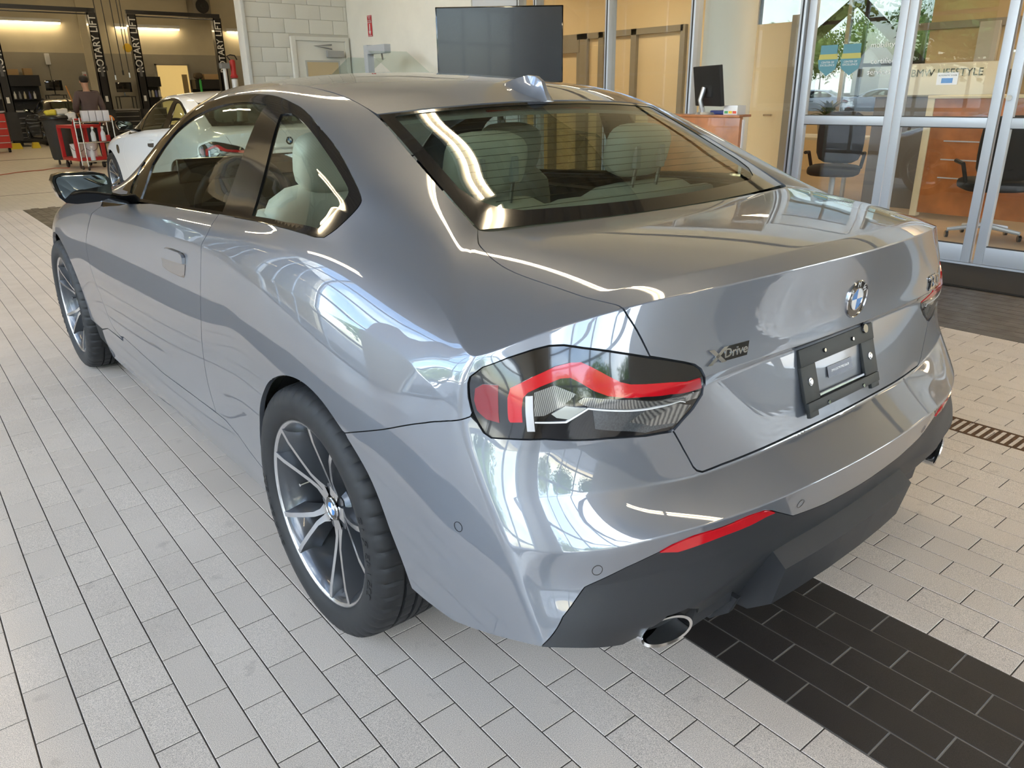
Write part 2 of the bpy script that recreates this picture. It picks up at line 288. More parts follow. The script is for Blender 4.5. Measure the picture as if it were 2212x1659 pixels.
# panel outlines on the master surface, as (s, t) arc parameters in metres
OUT = {'door_front': [(2.0735, 0.6636), (1.994, 0.6213), (1.8845, 0.565), (1.8183, 0.5128), (1.8164, 0.4508), (1.8461, 0.3655), (1.9026, 0.2701), (1.9602, 0.2114), (2.0724, 0.186)],
 'door_bottom': [(2.122, 0.1945), (2.3512, 0.1857), (2.6499, 0.1788), (3.0503, 0.1869), (3.19, 0.1916)],
 'door_rear': [(3.2067, 0.1924), (3.173, 0.2741), (3.1952, 0.3542), (3.2277, 0.4215), (3.2584, 0.4982), (3.278, 0.5561), (3.2905, 0.5967), (3.2986, 0.6236), (3.3111, 0.6635), (3.2711, 0.7437)],
 'sill_crease_rear': [(3.2234, 0.1932), (3.2878, 0.1946), (3.3882, 0.1803), (3.4596, 0.1586), (3.531, 0.1417), (3.5848, 0.1339)],
 'rear_arch': [(3.554, 0.0787), (3.5894, 0.141), (3.5789, 0.212), (3.6129, 0.2892), (3.6513, 0.3373), (3.707, 0.3807), (3.7603, 0.4149), (3.8181, 0.4402), (3.8699, 0.455), (3.9256, 0.4624), (3.982, 0.46), (4.0427, 0.4436), (4.1023, 0.4111), (4.155, 0.3758), (4.2028, 0.3305), (4.2319, 0.2787), (4.2508, 0.2179), (4.265, 0.1716), (4.2736, 0.1255), (4.2787, 0.0636)],
 'seam': [(4.1304, 0.3981), (4.2337, 0.436), (4.3148, 0.4709), (4.4644, 0.5466), (4.5428, 0.6011)],
 'lamp': [(4.5385, 0.674), (4.5392, 0.6888), (4.5555, 0.7094), (4.5933, 0.7178), (4.6315, 0.7196), (4.6569, 0.7185), (4.6803, 0.713), (4.7088, 0.7016), (4.7672, 0.6818), (4.8139, 0.6667), (4.8445, 0.6584), (4.8826, 0.6465), (4.907, 0.6374), (4.9204, 0.6268), (4.9264, 0.6142), (4.9497, 0.5259), (4.9448, 0.5087), (4.9213, 0.4959), (4.8956, 0.4874), (4.8738, 0.4789), (4.8647, 0.4777), (4.8093, 0.4919), (4.7388, 0.5195), (4.6422, 0.5482), (4.5891, 0.5496), (4.5661, 0.5488), (4.5569, 0.5605), (4.551, 0.5856), (4.5463, 0.6101), (4.5415, 0.6415)],
 'lid_side': [(4.5827, 1.1246), (4.6063, 1.0675), (4.6398, 1.009), (4.7045, 0.9213), (4.7496, 0.8382), (4.7788, 0.7741), (4.7847, 0.7438), (4.8014, 0.708), (4.8171, 0.6668)],
 'lid_low': [(4.8689, 0.4788), (4.8934, 0.4413), (4.9165, 0.4093), (4.9258, 0.4021), (4.9401, 0.3976), (4.993, 0.3929), (5.0409, 0.3897), (5.1063, 0.3877), (5.1795, 0.3868), (5.2613, 0.3869), (5.336, 0.3895)],
 'trim_low': [(4.5299, 0.0035), (4.5757, 0.0092), (4.6396, 0.0131), (4.6955, 0.0157), (4.7355, 0.0442), (4.753, 0.0762), (4.7929, 0.102), (4.845, 0.1008), (4.8887, 0.0782), (4.9218, 0.0431), (4.9168, 0.0344)],
 'black_edge': [(4.527, 0.0042), (4.5846, 0.114), (4.6421, 0.1832), (4.651, 0.1876), (4.7176, 0.2147), (4.78, 0.2347), (4.8041, 0.2462), (4.8448, 0.2552), (4.9088, 0.2557), (4.9667, 0.2611), (5.007, 0.2586), (5.0301, 0.2494), (5.1121, 0.2018), (5.2297, 0.1832), (5.3626, 0.1763)],
 'reflector': [(4.78, 0.2347), (4.8041, 0.2462), (4.8448, 0.2552), (4.9088, 0.2557), (4.9667, 0.2611), (5.007, 0.2586), (5.0301, 0.2494), (5.0425, 0.2403), (5.0206, 0.2395), (4.977, 0.232), (4.9164, 0.2289), (4.8509, 0.2234), (4.8177, 0.2218)],
 'trim_outer': [(2.3209, 0.7264), (2.2612, 0.8221), (2.2546, 0.8997), (2.2713, 1.1387), (2.4838, 1.127), (2.6673, 1.1314), (2.8715, 1.1229), (3.0532, 1.1197), (3.224, 1.1172), (3.334, 1.1157), (3.4392, 1.1079), (3.5036, 1.1074), (3.5904, 1.0983), (3.6687, 1.0878), (3.8025, 1.0773), (3.9112, 1.034), (3.967, 0.9824), (3.9772, 0.9385), (3.9665, 0.863), (3.9486, 0.794), (3.9249, 0.7528), (3.8904, 0.7445), (3.869, 0.7442), (3.6495, 0.7393), (3.2733, 0.7433), (2.8191, 0.74), (2.3897, 0.7407)],
 'glass_door': [(2.4579, 0.7562), (2.4506, 0.9007), (2.5094, 0.9659), (2.5898, 1.0134), (2.7037, 1.0398), (2.8159, 1.0527), (2.934, 1.062), (3.0502, 1.0658), (3.1661, 1.0649), (3.3152, 1.0599), (3.293, 0.7516), (3.034, 0.7512), (2.719, 0.7498)],
 'glass_quarter': [(3.5117, 0.7533), (3.4862, 0.8542), (3.4428, 1.0382), (3.4943, 1.062), (3.5873, 1.0589), (3.7354, 1.0396), (3.8362, 1.0172), (3.9132, 0.977), (3.9238, 0.9268), (3.9123, 0.8552), (3.8856, 0.7735), (3.7235, 0.758)],
 'glass_front': [(2.1523, 0.8067), (2.1793, 0.8874), (2.2771, 0.998), (2.335, 0.951), (2.3423, 0.7724)],
 'red_bar': [(4.5971, 0.5912), (4.5952, 0.5985), (4.5961, 0.6401), (4.6001, 0.6577), (4.6315, 0.6716), (4.6646, 0.6821), (4.6873, 0.6832), (4.7033, 0.6804), (4.7167, 0.6709), (4.7418, 0.6518), (4.7604, 0.6387), (4.7764, 0.6322), (4.8025, 0.6273), (4.851, 0.6198), (4.918, 0.6063), (4.9431, 0.5189), (4.8542, 0.5839), (4.8008, 0.6048), (4.7675, 0.6127), (4.7383, 0.6218), (4.7184, 0.6334), (4.6993, 0.6494), (4.6854, 0.6598), (4.6708, 0.6615), (4.6418, 0.6536), (4.6241, 0.6463), (4.6173, 0.6382), (4.615, 0.6209), (4.614, 0.5911)],
 'red_side': [(4.5504, 0.6613), (4.5611, 0.6693), (4.5835, 0.6646), (4.5831, 0.6222), (4.5822, 0.5892), (4.5647, 0.5969), (4.553, 0.6163), (4.5494, 0.6367)],
 'clear_strip': [(4.6205, 0.64), (4.6308, 0.6402), (4.6294, 0.5688), (4.6184, 0.5694)],
 'clear_diamond': [(4.6331, 0.6447), (4.6613, 0.6524), (4.6916, 0.6334), (4.683, 0.626), (4.6447, 0.6022), (4.6312, 0.6031)],
 'pale_panel': [(4.6553, 0.6042), (4.6753, 0.617), (4.7054, 0.6075), (4.6785, 0.5887), (4.6618, 0.5954)],
 'white_line': [(4.6309, 0.5909), (4.6738, 0.5851), (4.7072, 0.6076), (4.8319, 0.5549), (4.9009, 0.5125), (4.9008, 0.511), (4.8327, 0.55), (4.7077, 0.6041), (4.675, 0.5814), (4.6307, 0.5881)],
 'clear_wide': [(4.6936, 0.6222), (4.703, 0.6265), (4.7783, 0.6051), (4.925, 0.5174), (4.9382, 0.5152), (4.9314, 0.5073), (4.9024, 0.5123), (4.8313, 0.559), (4.7091, 0.6085), (4.6968, 0.6176)],
 'smoke_panel': [(4.7145, 0.5987), (4.8332, 0.5464), (4.8961, 0.5104), (4.915, 0.5017), (4.871, 0.4849), (4.8095, 0.4981), (4.7182, 0.553)],
 'clear_corner': [(4.7761, 0.5436), (4.8105, 0.5614), (4.8946, 0.5107), (4.915, 0.5026), (4.8801, 0.4868), (4.8204, 0.5066)],
 'handle': [(2.8946, 0.5707), (2.9401, 0.5833), (2.9895, 0.5873), (3.1043, 0.5872), (3.1399, 0.5826), (3.143, 0.5674), (3.129, 0.5456), (3.0976, 0.5405), (2.9734, 0.5404), (2.907, 0.5457)],
 'grip': [(2.898, 0.5709), (2.9153, 0.5775), (2.9401, 0.5833), (2.9895, 0.5873), (3.1043, 0.5872), (3.133, 0.5844), (3.1421, 0.58), (3.1433, 0.5682), (3.0296, 0.5657), (2.9006, 0.5641)],
 'bowl': [(2.9004, 0.5635), (3.0294, 0.5651), (3.1414, 0.567), (3.129, 0.5456), (3.0976, 0.5405), (2.9734, 0.5404), (2.907, 0.5457)],
 'sensor_side': [(4.4483, 0.2891)],
 'sensor_out': [(4.6679, 0.2237)],
 'sensor_in': [(5.1213, 0.2313)],
 'badge_side': [(5.3916, 0.6736)],
 'front_arch': [(0.9641, -0.286), (0.94, 0.0116), (0.926, 0.0913), (0.9207, 0.1587), (0.9221, 0.2165), (0.9294, 0.2728), (0.9406, 0.3326), (0.9572, 0.3943), (0.9806, 0.4587), (1.0101, 0.5117), (1.0452, 0.5441), (1.0864, 0.5641), (1.1326, 0.5731), (1.182, 0.5728), (1.2328, 0.5645), (1.2835, 0.5491), (1.3328, 0.527), (1.3802, 0.4963), (1.4235, 0.4576), (1.4618, 0.4127), (1.4945, 0.3659), (1.5205, 0.3182), (1.5392, 0.2685), (1.5502, 0.2148), (1.5535, 0.161), (1.5485, 0.1078), (1.5355, 0.0478), (1.5152, -0.286)]}
# ---------------------------------------------------------------- the grey coupe
def row_t(r): return float(np.interp(r, np.arange(NR), TV))
def sta_s(k): return float(np.interp(k, np.arange(NS), TU))
SEND = float(TU[-1]); TTOP = float(TV[-1])
def resample(L, d, closed=True):
    L = [np.array(p, float) for p in L]; out = []
    n = len(L)
    for i in range(n if closed else n-1):
        a, b = L[i], L[(i+1) % n]
        if a[0] == b[0] and (a[0] >= SEND-1e-6 or a[0] == 0) and abs(b[1]-a[1]) > .01:      # centre line: follow the rows of the surface
            m_ = MV[(MV > min(a[1], b[1])+1e-4) & (MV < max(a[1], b[1])-1e-4)]; m_ = m_ if b[1] > a[1] else m_[::-1]
            out.append(a); out += [np.array((a[0], v_)) for v_ in m_]; continue
        k = max(1, int(np.ceil(np.linalg.norm(b-a)/d)))
        out += [a+(b-a)*j/k for j in range(k)]
    if not closed: out.append(L[-1])
    return out
def smooth_curve(L, n=4):
    """Catmull-Rom through the points of an open outline"""
    P = [np.array(p, float) for p in L]; out = []
    for i in range(len(P)-1):
        p0, p1, p2, p3 = P[max(i-1, 0)], P[i], P[i+1], P[min(i+2, len(P)-1)]
        for k in range(n):
            t = k/n; out.append(tuple(.5*((2*p1)+(-p0+p2)*t+(2*p0-5*p1+4*p2-p3)*t*t+(-p0+3*p1-3*p2+p3)*t**3)))
    out.append(tuple(P[-1])); return out
def sm(key, n=3): return smooth_curve(OUT[key], n)
def inside(pts, loops):
    x, y = pts[:, 0], pts[:, 1]; r = np.zeros(len(pts), bool)
    for L in loops:
        L = np.array(L); a = L; b = np.roll(L, -1, axis=0)
        for (x0, y0), (x1, y1) in zip(a, b):
            if y0 == y1: continue
            c = ((y0 > y) != (y1 > y)) & (x < (x1-x0)*(y-y0)/(y1-y0)+x0); r ^= c
    return r
def inset(L, g, hole=False):
    L = np.array(L); n = len(L); e = np.roll(L, -1, axis=0)-L; e /= np.linalg.norm(e, axis=1, keepdims=True)+1e-12
    nr = np.stack([-e[:, 1], e[:, 0]], 1)
    area = .5*np.sum(L[:, 0]*np.roll(L[:, 1], -1)-np.roll(L[:, 0], -1)*L[:, 1])
    sg = 1 if area > 0 else -1
    if hole: sg = -sg
    v = nr+np.roll(nr, 1, axis=0); ln = np.linalg.norm(v, axis=1, keepdims=True); v = v/np.maximum(ln, .6)
    out = L+sg*g*v*np.minimum(2/np.maximum(ln, .8), 1.4)*.72
    keep = (L[:, 0] >= SEND-1e-4) | (L[:, 0] <= 1e-4); out[keep, 0] = L[keep, 0]
    k2 = L[:, 0] >= SEND-1e-4
    return [tuple(p) for p in out]
def region(loops, gap=.002, off=0.0, flange=.014, bs=.012, step=1, evalf=None, grid=None):
    """triangulated piece of a master surface -> (points, normals, triangles, boundary edges)"""
    evalf = evalf or m_eval; gu, gv = grid if grid is not None else (MU, MV)
    L2 = []
    for i, L in enumerate(loops):
        R_ = resample(L, bs); L2.append(inset(R_, gap, i > 0) if gap else [tuple(p) for p in R_])
    A = np.array(L2[0]); lo, hi = A.min(0), A.max(0)
    us = gu[(gu > lo[0]) & (gu < hi[0])][::step]; vs = gv[(gv > lo[1]) & (gv < hi[1])]
    vs = vs[::step]
    U, V = np.meshgrid(us, vs, indexing='ij'); P = np.stack([U.ravel(), V.ravel()], 1)
    ins = inside(P, L2); P = P[ins]
    B = np.concatenate([np.array(L) for L in L2])
    if len(P):
        keep = np.ones(len(P), bool)
        for k in range(0, len(P), 4000):
            d = ((P[k:k+4000, None, :]-B[None])**2).sum(2).min(1); keep[k:k+4000] = d > (.006*step)**2
        P = P[keep]
    verts = [Vector((float(a), float(b))) for a, b in B]+[Vector((float(a), float(b))) for a, b in P]
    edges = []; k = 0
    for L in L2:
        n = len(L); edges += [(k+i, k+(i+1) % n) for i in range(n)]; k += n
    r = geometry.delaunay_2d_cdt(verts, edges, [], 0, 1e-6)
    V2 = np.array([v[:] for v in r[0]]); T = np.array([f for f in r[2] if len(f) == 3])
    ok = inside(V2[T].mean(1), L2); T = T[ok]
    used = np.unique(T); remap = -np.ones(len(V2), int); remap[used] = np.arange(len(used)); V2 = V2[used]; T = remap[T]
    X, N = evalf(V2[:, 0], V2[:, 1], off)
    return X, N, T
def orient(X, N, T):
    fn = np.cross(X[T[:, 1]]-X[T[:, 0]], X[T[:, 2]]-X[T[:, 0]]); flip = (fn*N[T].mean(1)).sum(1) < 0
    T = T.copy(); T[flip] = T[flip][:, ::-1]; return T
def skin(name, parts, m, parent, flange=.014, thick_center=False):
    """parts: list of (X,N,T); joins them, adds a turned-in edge, sets exact normals"""
    VX = []; VN = []; F = []; k = 0
    for X, N, T in parts:
        T = orient(X, N, T); VX.append(X); VN.append(N); F.append(T+k); k += len(X)
        if flange:
            e = np.concatenate([T[:, [0, 1]], T[:, [1, 2]], T[:, [2, 0]]]); key = np.sort(e, 1); _, idx, cnt = np.unique(key, axis=0, return_index=True, return_counts=True)
            be = e[idx[cnt == 1]]; be = be[~((np.abs(X[be[:, 0], 0]) < 1e-4) & (np.abs(X[be[:, 1], 0]) < 1e-4))]
            a, b = X[be[:, 0]], X[be[:, 1]]; na, nb = N[be[:, 0]], N[be[:, 1]]; en = np.cross(b-a, na); en /= np.linalg.norm(en, axis=1, keepdims=True)+1e-12
            n = len(be); VX.append(np.concatenate([a, b, b-nb*flange, a-na*flange])); VN.append(np.concatenate([en]*4))
            i = np.arange(n); q = np.stack([i+n, i, i+3*n], 1); q2 = np.stack([i+n, i+3*n, i+2*n], 1); F.append(np.concatenate([q, q2])+k); k += 4*n
    VX = np.concatenate(VX); VN = np.concatenate(VN); F = np.concatenate(F)
    me = bpy.data.meshes.new(name); me.vertices.add(len(VX)); me.vertices.foreach_set('co', VX.ravel()); me.loops.add(len(F)*3); me.loops.foreach_set('vertex_index', F.ravel().astype(np.int32))
    me.polygons.add(len(F)); me.polygons.foreach_set('loop_start', np.arange(0, len(F)*3, 3, dtype=np.int32)); me.polygons.foreach_set('use_smooth', np.ones(len(F), bool)); me.update(calc_edges=True)
    me.normals_split_custom_set_from_vertices([tuple(v) for v in VN])
    return link(name, me, m, parent)
def mirror(p): X, N, T = p; f = np.array([-1, 1, 1.0]); return X*f, N*f, T
def both(name, reg, m, parent, flange=.014, label=None):
    o1 = skin(name, [reg], m, parent, flange); o2 = skin(name, [mirror(reg)], m, parent, flange)
    return o1, o2
def whole(name, reg, m, parent, flange=.014): return skin(name, [reg, mirror(reg)], m, parent, flange)

paint = mat('grey metallic paint', (.185, .200, .232), rough=.38, metal=.5, coat=1.0, coat_rough=.004, spec=.5)
paint.node_tree.nodes['Principled BSDF'].inputs['Coat IOR'].default_value = 2.05
gloss = mat('gloss black', (.006, .006, .007), rough=.08, coat=1.0)
blackp = mat('dark grey bumper plastic', (.021, .0225, .026), rough=.5, bump=(900, .15))
under = mat('underbody black', (.006, .006, .006), rough=.8)
rubber = mat('tyre rubber', (.012, .0125, .014), rough=.62, noise=(30, .15))
chrome = mat('chrome', (.75, .76, .78), rough=.12, metal=1.0)
alloy = mat('machined alloy', (.72, .73, .75), rough=.22, metal=1.0)
alloyd = mat('dark grey alloy', (.075, .08, .09), rough=.3, metal=.6, coat=.6)
carglass = glass_mat('car glass', (.80, .87, .81), 1.0, 1.55)
redl = mat('red lamp lens', (.52, .004, .012), rough=.12, coat=.8)
redd = mat('dark red lens', (.22, .008, .014), rough=.15, coat=1.0)
clearl = mat('clear ribbed lens', (.30, .30, .30), rough=.22, metal=.5, coat=.8)
def ribs(m, c0, c1, sc, direction='Y'):
    n = m.node_tree.nodes; l = m.node_tree.links; t_ = n.new('ShaderNodeTexCoord'); w_ = n.new('ShaderNodeTexWave'); w_.bands_direction = direction; w_.inputs['Scale'].default_value = sc; w_.inputs['Distortion'].default_value = 1.2
    r_ = n.new('ShaderNodeValToRGB'); r_.color_ramp.elements[0].color = (*c0, 1); r_.color_ramp.elements[1].color = (*c1, 1); l.new(t_.outputs['Object'], w_.inputs['Vector']); l.new(w_.outputs['Fac'], r_.inputs['Fac']); l.new(r_.outputs['Color'], n['Principled BSDF'].inputs['Base Color'])
ribs(clearl, (.10, .10, .10), (.34, .33, .31), 150)
brightl = mat('bright lens strip', (.62, .62, .64), rough=.2, metal=.3, coat=.8)
smokel = mat('smoked lens', (.07, .075, .08), rough=.12, coat=1.0, noise=(300, .3))
palel = mat('pale reflector', (.50, .51, .47), rough=.25, metal=.3, coat=1.0)
white = mat('white enamel', (.8, .8, .8), rough=.25, coat=.5)
bmwblue = mat('emblem blue', (.02, .20, .55), rough=.2, coat=1.0)
leather = mat('cream leather', (.62, .59, .50), rough=.5, bump=(400, .15))
leatherd = mat('black trim', (.012, .012, .013), rough=.6)
lining = mat('grey headliner', (.42, .41, .38), rough=.9)

car = empty('coupe_car', 'grey metallic two-door coupe parked on the tiled floor, seen from its left rear corner', 'car')
D = sm('door_rear'); AR = sm('rear_arch'); SE = sm('seam'); LA = OUT['lamp']; LS = sm('lid_side'); LL = OUT['lid_low']; TV4 = float(TV[4])+.005; LL = LL[:5]+[(s_, max(t_, TV4)) for s_, t_ in LL[5:]]; BE = OUT['black_edge']; TO_ = OUT['trim_outer']; FA = OUT['front_arch']
tb = row_t(8)
TO = [TO_[0], TO_[1]]+smooth_curve(TO_[2:21], 3)+TO_[21:]; KQ = len(TO)-2
# doors
door_loop = sm('door_front')+OUT['door_bottom']+D+[(3.0, tb-.002), (2.6, tb-.004), (2.32, .712), (2.2, .684)]
for o in both('door', region([door_loop]), paint, car): pass
# quarter panels with the C-pillar, roof rail and A-pillar
qi = next(i for i, p in enumerate(AR) if p[0] > SE[0][0]-.004 and p[1] > .3)
quarter = [(1.90, .80), (2.0, .735), (2.12, .70), (2.24, .708)]+[tuple(p) for p in TO[1:KQ]]+[(3.40, tb)]+D[::-1]+OUT['sill_crease_rear']+[p for p in AR[3:qi]]+SE+[LA[28], LA[29]]+LA[0:10]+LS[::-1]+[(4.556, 1.17), (4.54, TTOP-.004)]+[(s_, TTOP-.004) for s_ in np.linspace(4.5, 1.95, 60)]+[(1.88, 1.1)]
both('quarter_panel', region([quarter]), paint, car)
# boot lid
lid = [(4.545, TTOP-.004), (4.560, 1.17)]+LS+LA[10:21]+LL+[(SEND, TV4), (SEND, TTOP-.004)]+[(s_, TTOP-.004) for s_ in np.linspace(5.37, 4.56, 20)]
lid_o = whole('boot_lid', region([lid], gap=.0024), paint, car)
# rear bumper, painted and plastic
bump_top = SE+[LA[27], LA[26], LA[25], LA[24], LA[23], LA[22], LA[21], LA[20]]+LL+[(SEND, TV4)]
tblk = BE[-1][1]
bumper = bump_top+[(SEND, tblk)]+BE[::-1]+[(4.46, .003), (4.37, .003)]+AR[::-1][:len(AR)-qi]
bump_o = whole('rear_bumper', region([bumper], gap=.0018), paint, car)
trim = BE+[(SEND, tblk), (SEND, .004), (5.06, .004)]+OUT['trim_low'][::-1]
trim_o = whole('lower_bumper_trim', region([trim], gap=.001), blackp, car)
both('rear_reflector', region([sm('reflector')], gap=.001, off=.0025, bs=.006), redl, car, .006)
# sills, front wings, bonnet, front bumper
FAs = [p for p in FA if p[1] > .02]
sill = [(1.73, .004), (1.735, .15), (1.86, .178), (2.10, .174)]+OUT['door_bottom']+OUT['sill_crease_rear']+[AR[1], AR[0], (3.57, .02), (3.55, .004)]
both('side_skirt', region([sill], gap=.0015), paint, car)
fidx = [p for p in FA if p[1] > .16]
wing = [(2.0783, .646), (2.03, .70), (1.84, .738), (1.5, .748), (1.2, .752), (1.0, .755), (.93, .72), (.93, .60), (.95, .45)]+[p for p in fidx if p[1] > .30 or p[0] > 1.2]+[(1.74, .155), (1.86, .178), (2.10, .178)]+sm('door_front')[::-1]
both('front_wing', region([wing]), paint, car)
bonnet = [(0, .742), (.5, .742), (.85, .75), (1.0, .758), (1.2, .756), (1.5, .752), (1.84, .742), (1.98, .735), (1.87, .82), (1.80, 1.0), (1.70, TTOP-.03), (1.2, TTOP-.05), (0, TTOP-.05)]
whole('bonnet', region([bonnet], step=2, bs=.03), paint, car)
fb = [(0, .004), (.6, .004), (.935, .004)]+[p for p in FA if p[0] < 1.0 and p[1] > .02]+[(.95, .45), (.93, .60), (.93, .72), (.86, .748), (.5, .738), (0, .738)]
whole('front_bumper', region([fb], step=2, bs=.03), paint, car)
# side window surround and glass
gd, gq, gf = OUT['glass_door'], OUT['glass_quarter'], OUT['glass_front']
gq = gq[:3]+smooth_curve(gq[3:11], 3)+gq[11:]; gd = gd[:1]+smooth_curve(gd[1:10], 3)+gd[10:]
win_o = both('window_surround', region([TO, gd, gq, gf], gap=.0012, off=.0005), gloss, car, .01)
both('door_window', region([gd], gap=.0, off=-.003, step=2, bs=.02), carglass, car, 0)
both('quarter_window', region([gq], gap=.0, off=-.003, step=2, bs=.02), carglass, car, 0)
both('corner_window', region([gf], gap=.0, off=-.003, step=2, bs=.02), carglass, car, 0)
sail = [(2.0, .735), (2.12, .70), (2.24, .708), TO[1], TO[0], (2.36, .71), (2.28, .688), (2.10, .66), (2.03, .70)]
# tail lamps
lamp_reg = region([LA], gap=.0028, off=-.003, bs=.008)
lamps = both('tail_lamp', lamp_reg, gloss, car, .03)
for key, m_, off, nm in (('smoke_panel', smokel, .0000, 'smoked_panel'), ('red_bar', redl, .0022, 'light_bar'), ('red_side', redd, .0015, 'side_reflector'), ('clear_strip', brightl, .0022, 'clear_strip'),
                         ('clear_diamond', clearl, .001, 'reversing_lens'), ('pale_panel', palel, .0015, 'pale_reflector'), ('clear_wide', clearl, .0015, 'indicator_lens'), ('clear_corner', clearl, .0016, 'corner_lens'), ('white_line', white, .0024, 'bright_line')):
    rg = region([OUT[key]], gap=0, off=off-.002, bs=.008)
    skin(nm, [rg], m_, lamps[0], .004); skin(nm, [mirror(rg)], m_, lamps[1], .004)
# dark inner shell behind the panel gaps
arch_f = [(s_, max(t_, -.0)) for s_, t_ in FA]
ish = [(0, .03), (.9, .03)]+[p for p in FA if p[1] > .03]+[(1.75, .03), (3.53, .03)]+[AR[0]]+AR[1:]+[(4.38, .03), (SEND, .03), (SEND, tb-.0), (5.0, 1.2), (4.6, 1.2), (4.5, 1.0), (4.3, .80), (4.1, tb-.02), (2.0, tb-.05), (1.9, .9), (1.75, 1.15), (0, 1.15)]
whole('inner_shell', region([ish], gap=.0, off=-.013, step=2, bs=.03), under, car, 0)
# ---- roof, screens
def lens(rows, name, m, nx=24, off=0.0, ny=10):
    """rows: (x_edge, y_edge, z_edge, y_centre, z_centre); smooth sheet from edge to edge"""
    R_ = np.array(rows, float); t = np.concatenate([[0], np.cumsum(np.hypot(np.diff(R_[:, 1]), np.diff(R_[:, 2])))])
    L, Rt = _tangents(R_, t, np.zeros(len(R_))); ss = np.linspace(0, t[-1], ny); Q = _hermite(R_, t, L, Rt, ss)
    w = np.linspace(-1, 1, nx+1)[None, :]; g = lambda i: Q[:, i:i+1]
    k = w**2
    X = np.stack([g(0)*w, g(3)+(g(1)-g(3))*k, g(4)+(g(2)-g(4))*k], 2); n = _grid_normals(X)
    if n[..., 2].mean() < 0: n = -n
    X = X+n*off
    id_ = np.arange(X.shape[0]*X.shape[1]).reshape(X.shape[:2]); a, b, c, d = id_[:-1, :-1].ravel(), id_[1:, :-1].ravel(), id_[1:, 1:].ravel(), id_[:-1, 1:].ravel()
    T = np.concatenate([np.stack([a, b, c], 1), np.stack([a, c, d], 1)])
    return X.reshape(-1, 3), n.reshape(-1, 3), T
def edge_at(s_): P_, _ = m_eval([s_], [TTOP]); return -P_[0, 0], P_[0, 1], P_[0, 2]
def row_at_y(y, yc, zc, inset_=.004):
    ss = np.linspace(TU[7], TU[16], 600); P_, _ = m_eval(ss, np.full(600, TTOP)); o_ = np.argsort(P_[:, 1]); g_ = lambda k: float(np.interp(y, P_[o_, 1], P_[o_, k])); return (-g_(0)-inset_, y, g_(2)-.001, yc, zc)
roof_rows = [row_at_y(.192, .135, 1.284), row_at_y(.34, .34, 1.333), row_at_y(.53, .53, 1.358), row_at_y(.8, .8, 1.376), row_at_y(1.05, 1.07, 1.381), row_at_y(1.2, 1.27, 1.374)]
skin('roof', [lens(roof_rows, '', None, 28, ny=22)], paint, car, .012)
glass_rows = [row_at_y(.186, .128, 1.280), row_at_y(.06, -.01, 1.218), row_at_y(-.08, -.15, 1.147), row_at_y(-.2, -.26, 1.088), (.578, -.291, 1.031, -.357, 1.029)]
rg_glass = lens(glass_rows, '', None, 32, off=-.001, ny=20)
rearglass = glass_mat('rear window glass', (.46, .53, .47), 1.0, 1.6); skin('rear_window', [rg_glass], rearglass, car, 0)
ws_rows = [row_at_y(1.21, 1.285, 1.368), row_at_y(1.5, 1.66, 1.265), row_at_y(1.75, 1.98, 1.145), row_at_y(1.94, 2.34, 1.0)]
skin('windscreen', [lens(ws_rows, '', None, 24, off=-.001, ny=14)], carglass, car, 0)
cowl_rows = [row_at_y(1.90, 2.28, .992), (.66, 2.06, .95, 2.46, .975)]
skin('cowl', [lens(cowl_rows, '', None, 12, off=-.004, ny=4)], leatherd, car, 0)
# black printed border of the rear window
gr_, gt_ = np.array(glass_rows), None
gt_ = np.concatenate([[0], np.cumsum(np.hypot(np.diff(gr_[:, 1]), np.diff(gr_[:, 2])))]); gL, gR = _tangents(gr_, gt_, np.zeros(len(gr_)))
def glass_eval(a, b, off=0.0):
    a = np.asarray(a, float); b = np.asarray(b, float)
    def pt(w, t):
        Q = _hermite(gr_, gt_, gL, gR, np.clip(t, 0, gt_[-1]-1e-9)); k = w**2; return np.stack([Q[:, 0]*w, Q[:, 3]+(Q[:, 1]-Q[:, 3])*k, Q[:, 4]+(Q[:, 2]-Q[:, 4])*k], 1)
    w, t = a/.55, b; P_ = pt(w, t); e = 1e-3; du = pt(w+e, t)-P_; dv = pt(w, np.clip(t-e, 0, None))-pt(w, t+e); n_ = np.cross(du, dv); n_ /= np.linalg.norm(n_, axis=1, keepdims=True)+1e-12; n_[n_[:, 2] < 0] *= -1
    return P_+n_*off, n_
def rrect(x0, y0, x1, y1, r, n=6):
    o = []
    for cx, cy, a0 in ((x1-r, y0+r, -90), (x1-r, y1-r, 0), (x0+r, y1-r, 90), (x0+r, y0+r, 180)): o += [(cx+r*math.cos(math.radians(a0+90*k/n)), cy+r*math.sin(math.radians(a0+90*k/n))) for k in range(n+1)]
    return o
GT = float(gt_[-1])
bottom_in = [(-.42+.84*k/20, GT-.040-.012*(2*k/20-1)**2) for k in range(21)]
inner = [(-.515, .022), (-.50, .014), (.50, .014), (.515, .022), (.515, GT-.16), (.500, GT-.105), (.465, GT-.068)]+bottom_in[::-1]+[(-.465, GT-.068), (-.500, GT-.105), (-.515, GT-.16)]
ug, vg = np.linspace(-.55, .55, 60), np.linspace(0, GT, 40)
skin('window_border', [region([[(-.55, .001), (.55, .001), (.55, GT-.001), (-.55, GT-.001)], inner], gap=0, off=.0005, bs=.012, evalf=glass_eval, grid=(ug, vg))], gloss, car, 0)
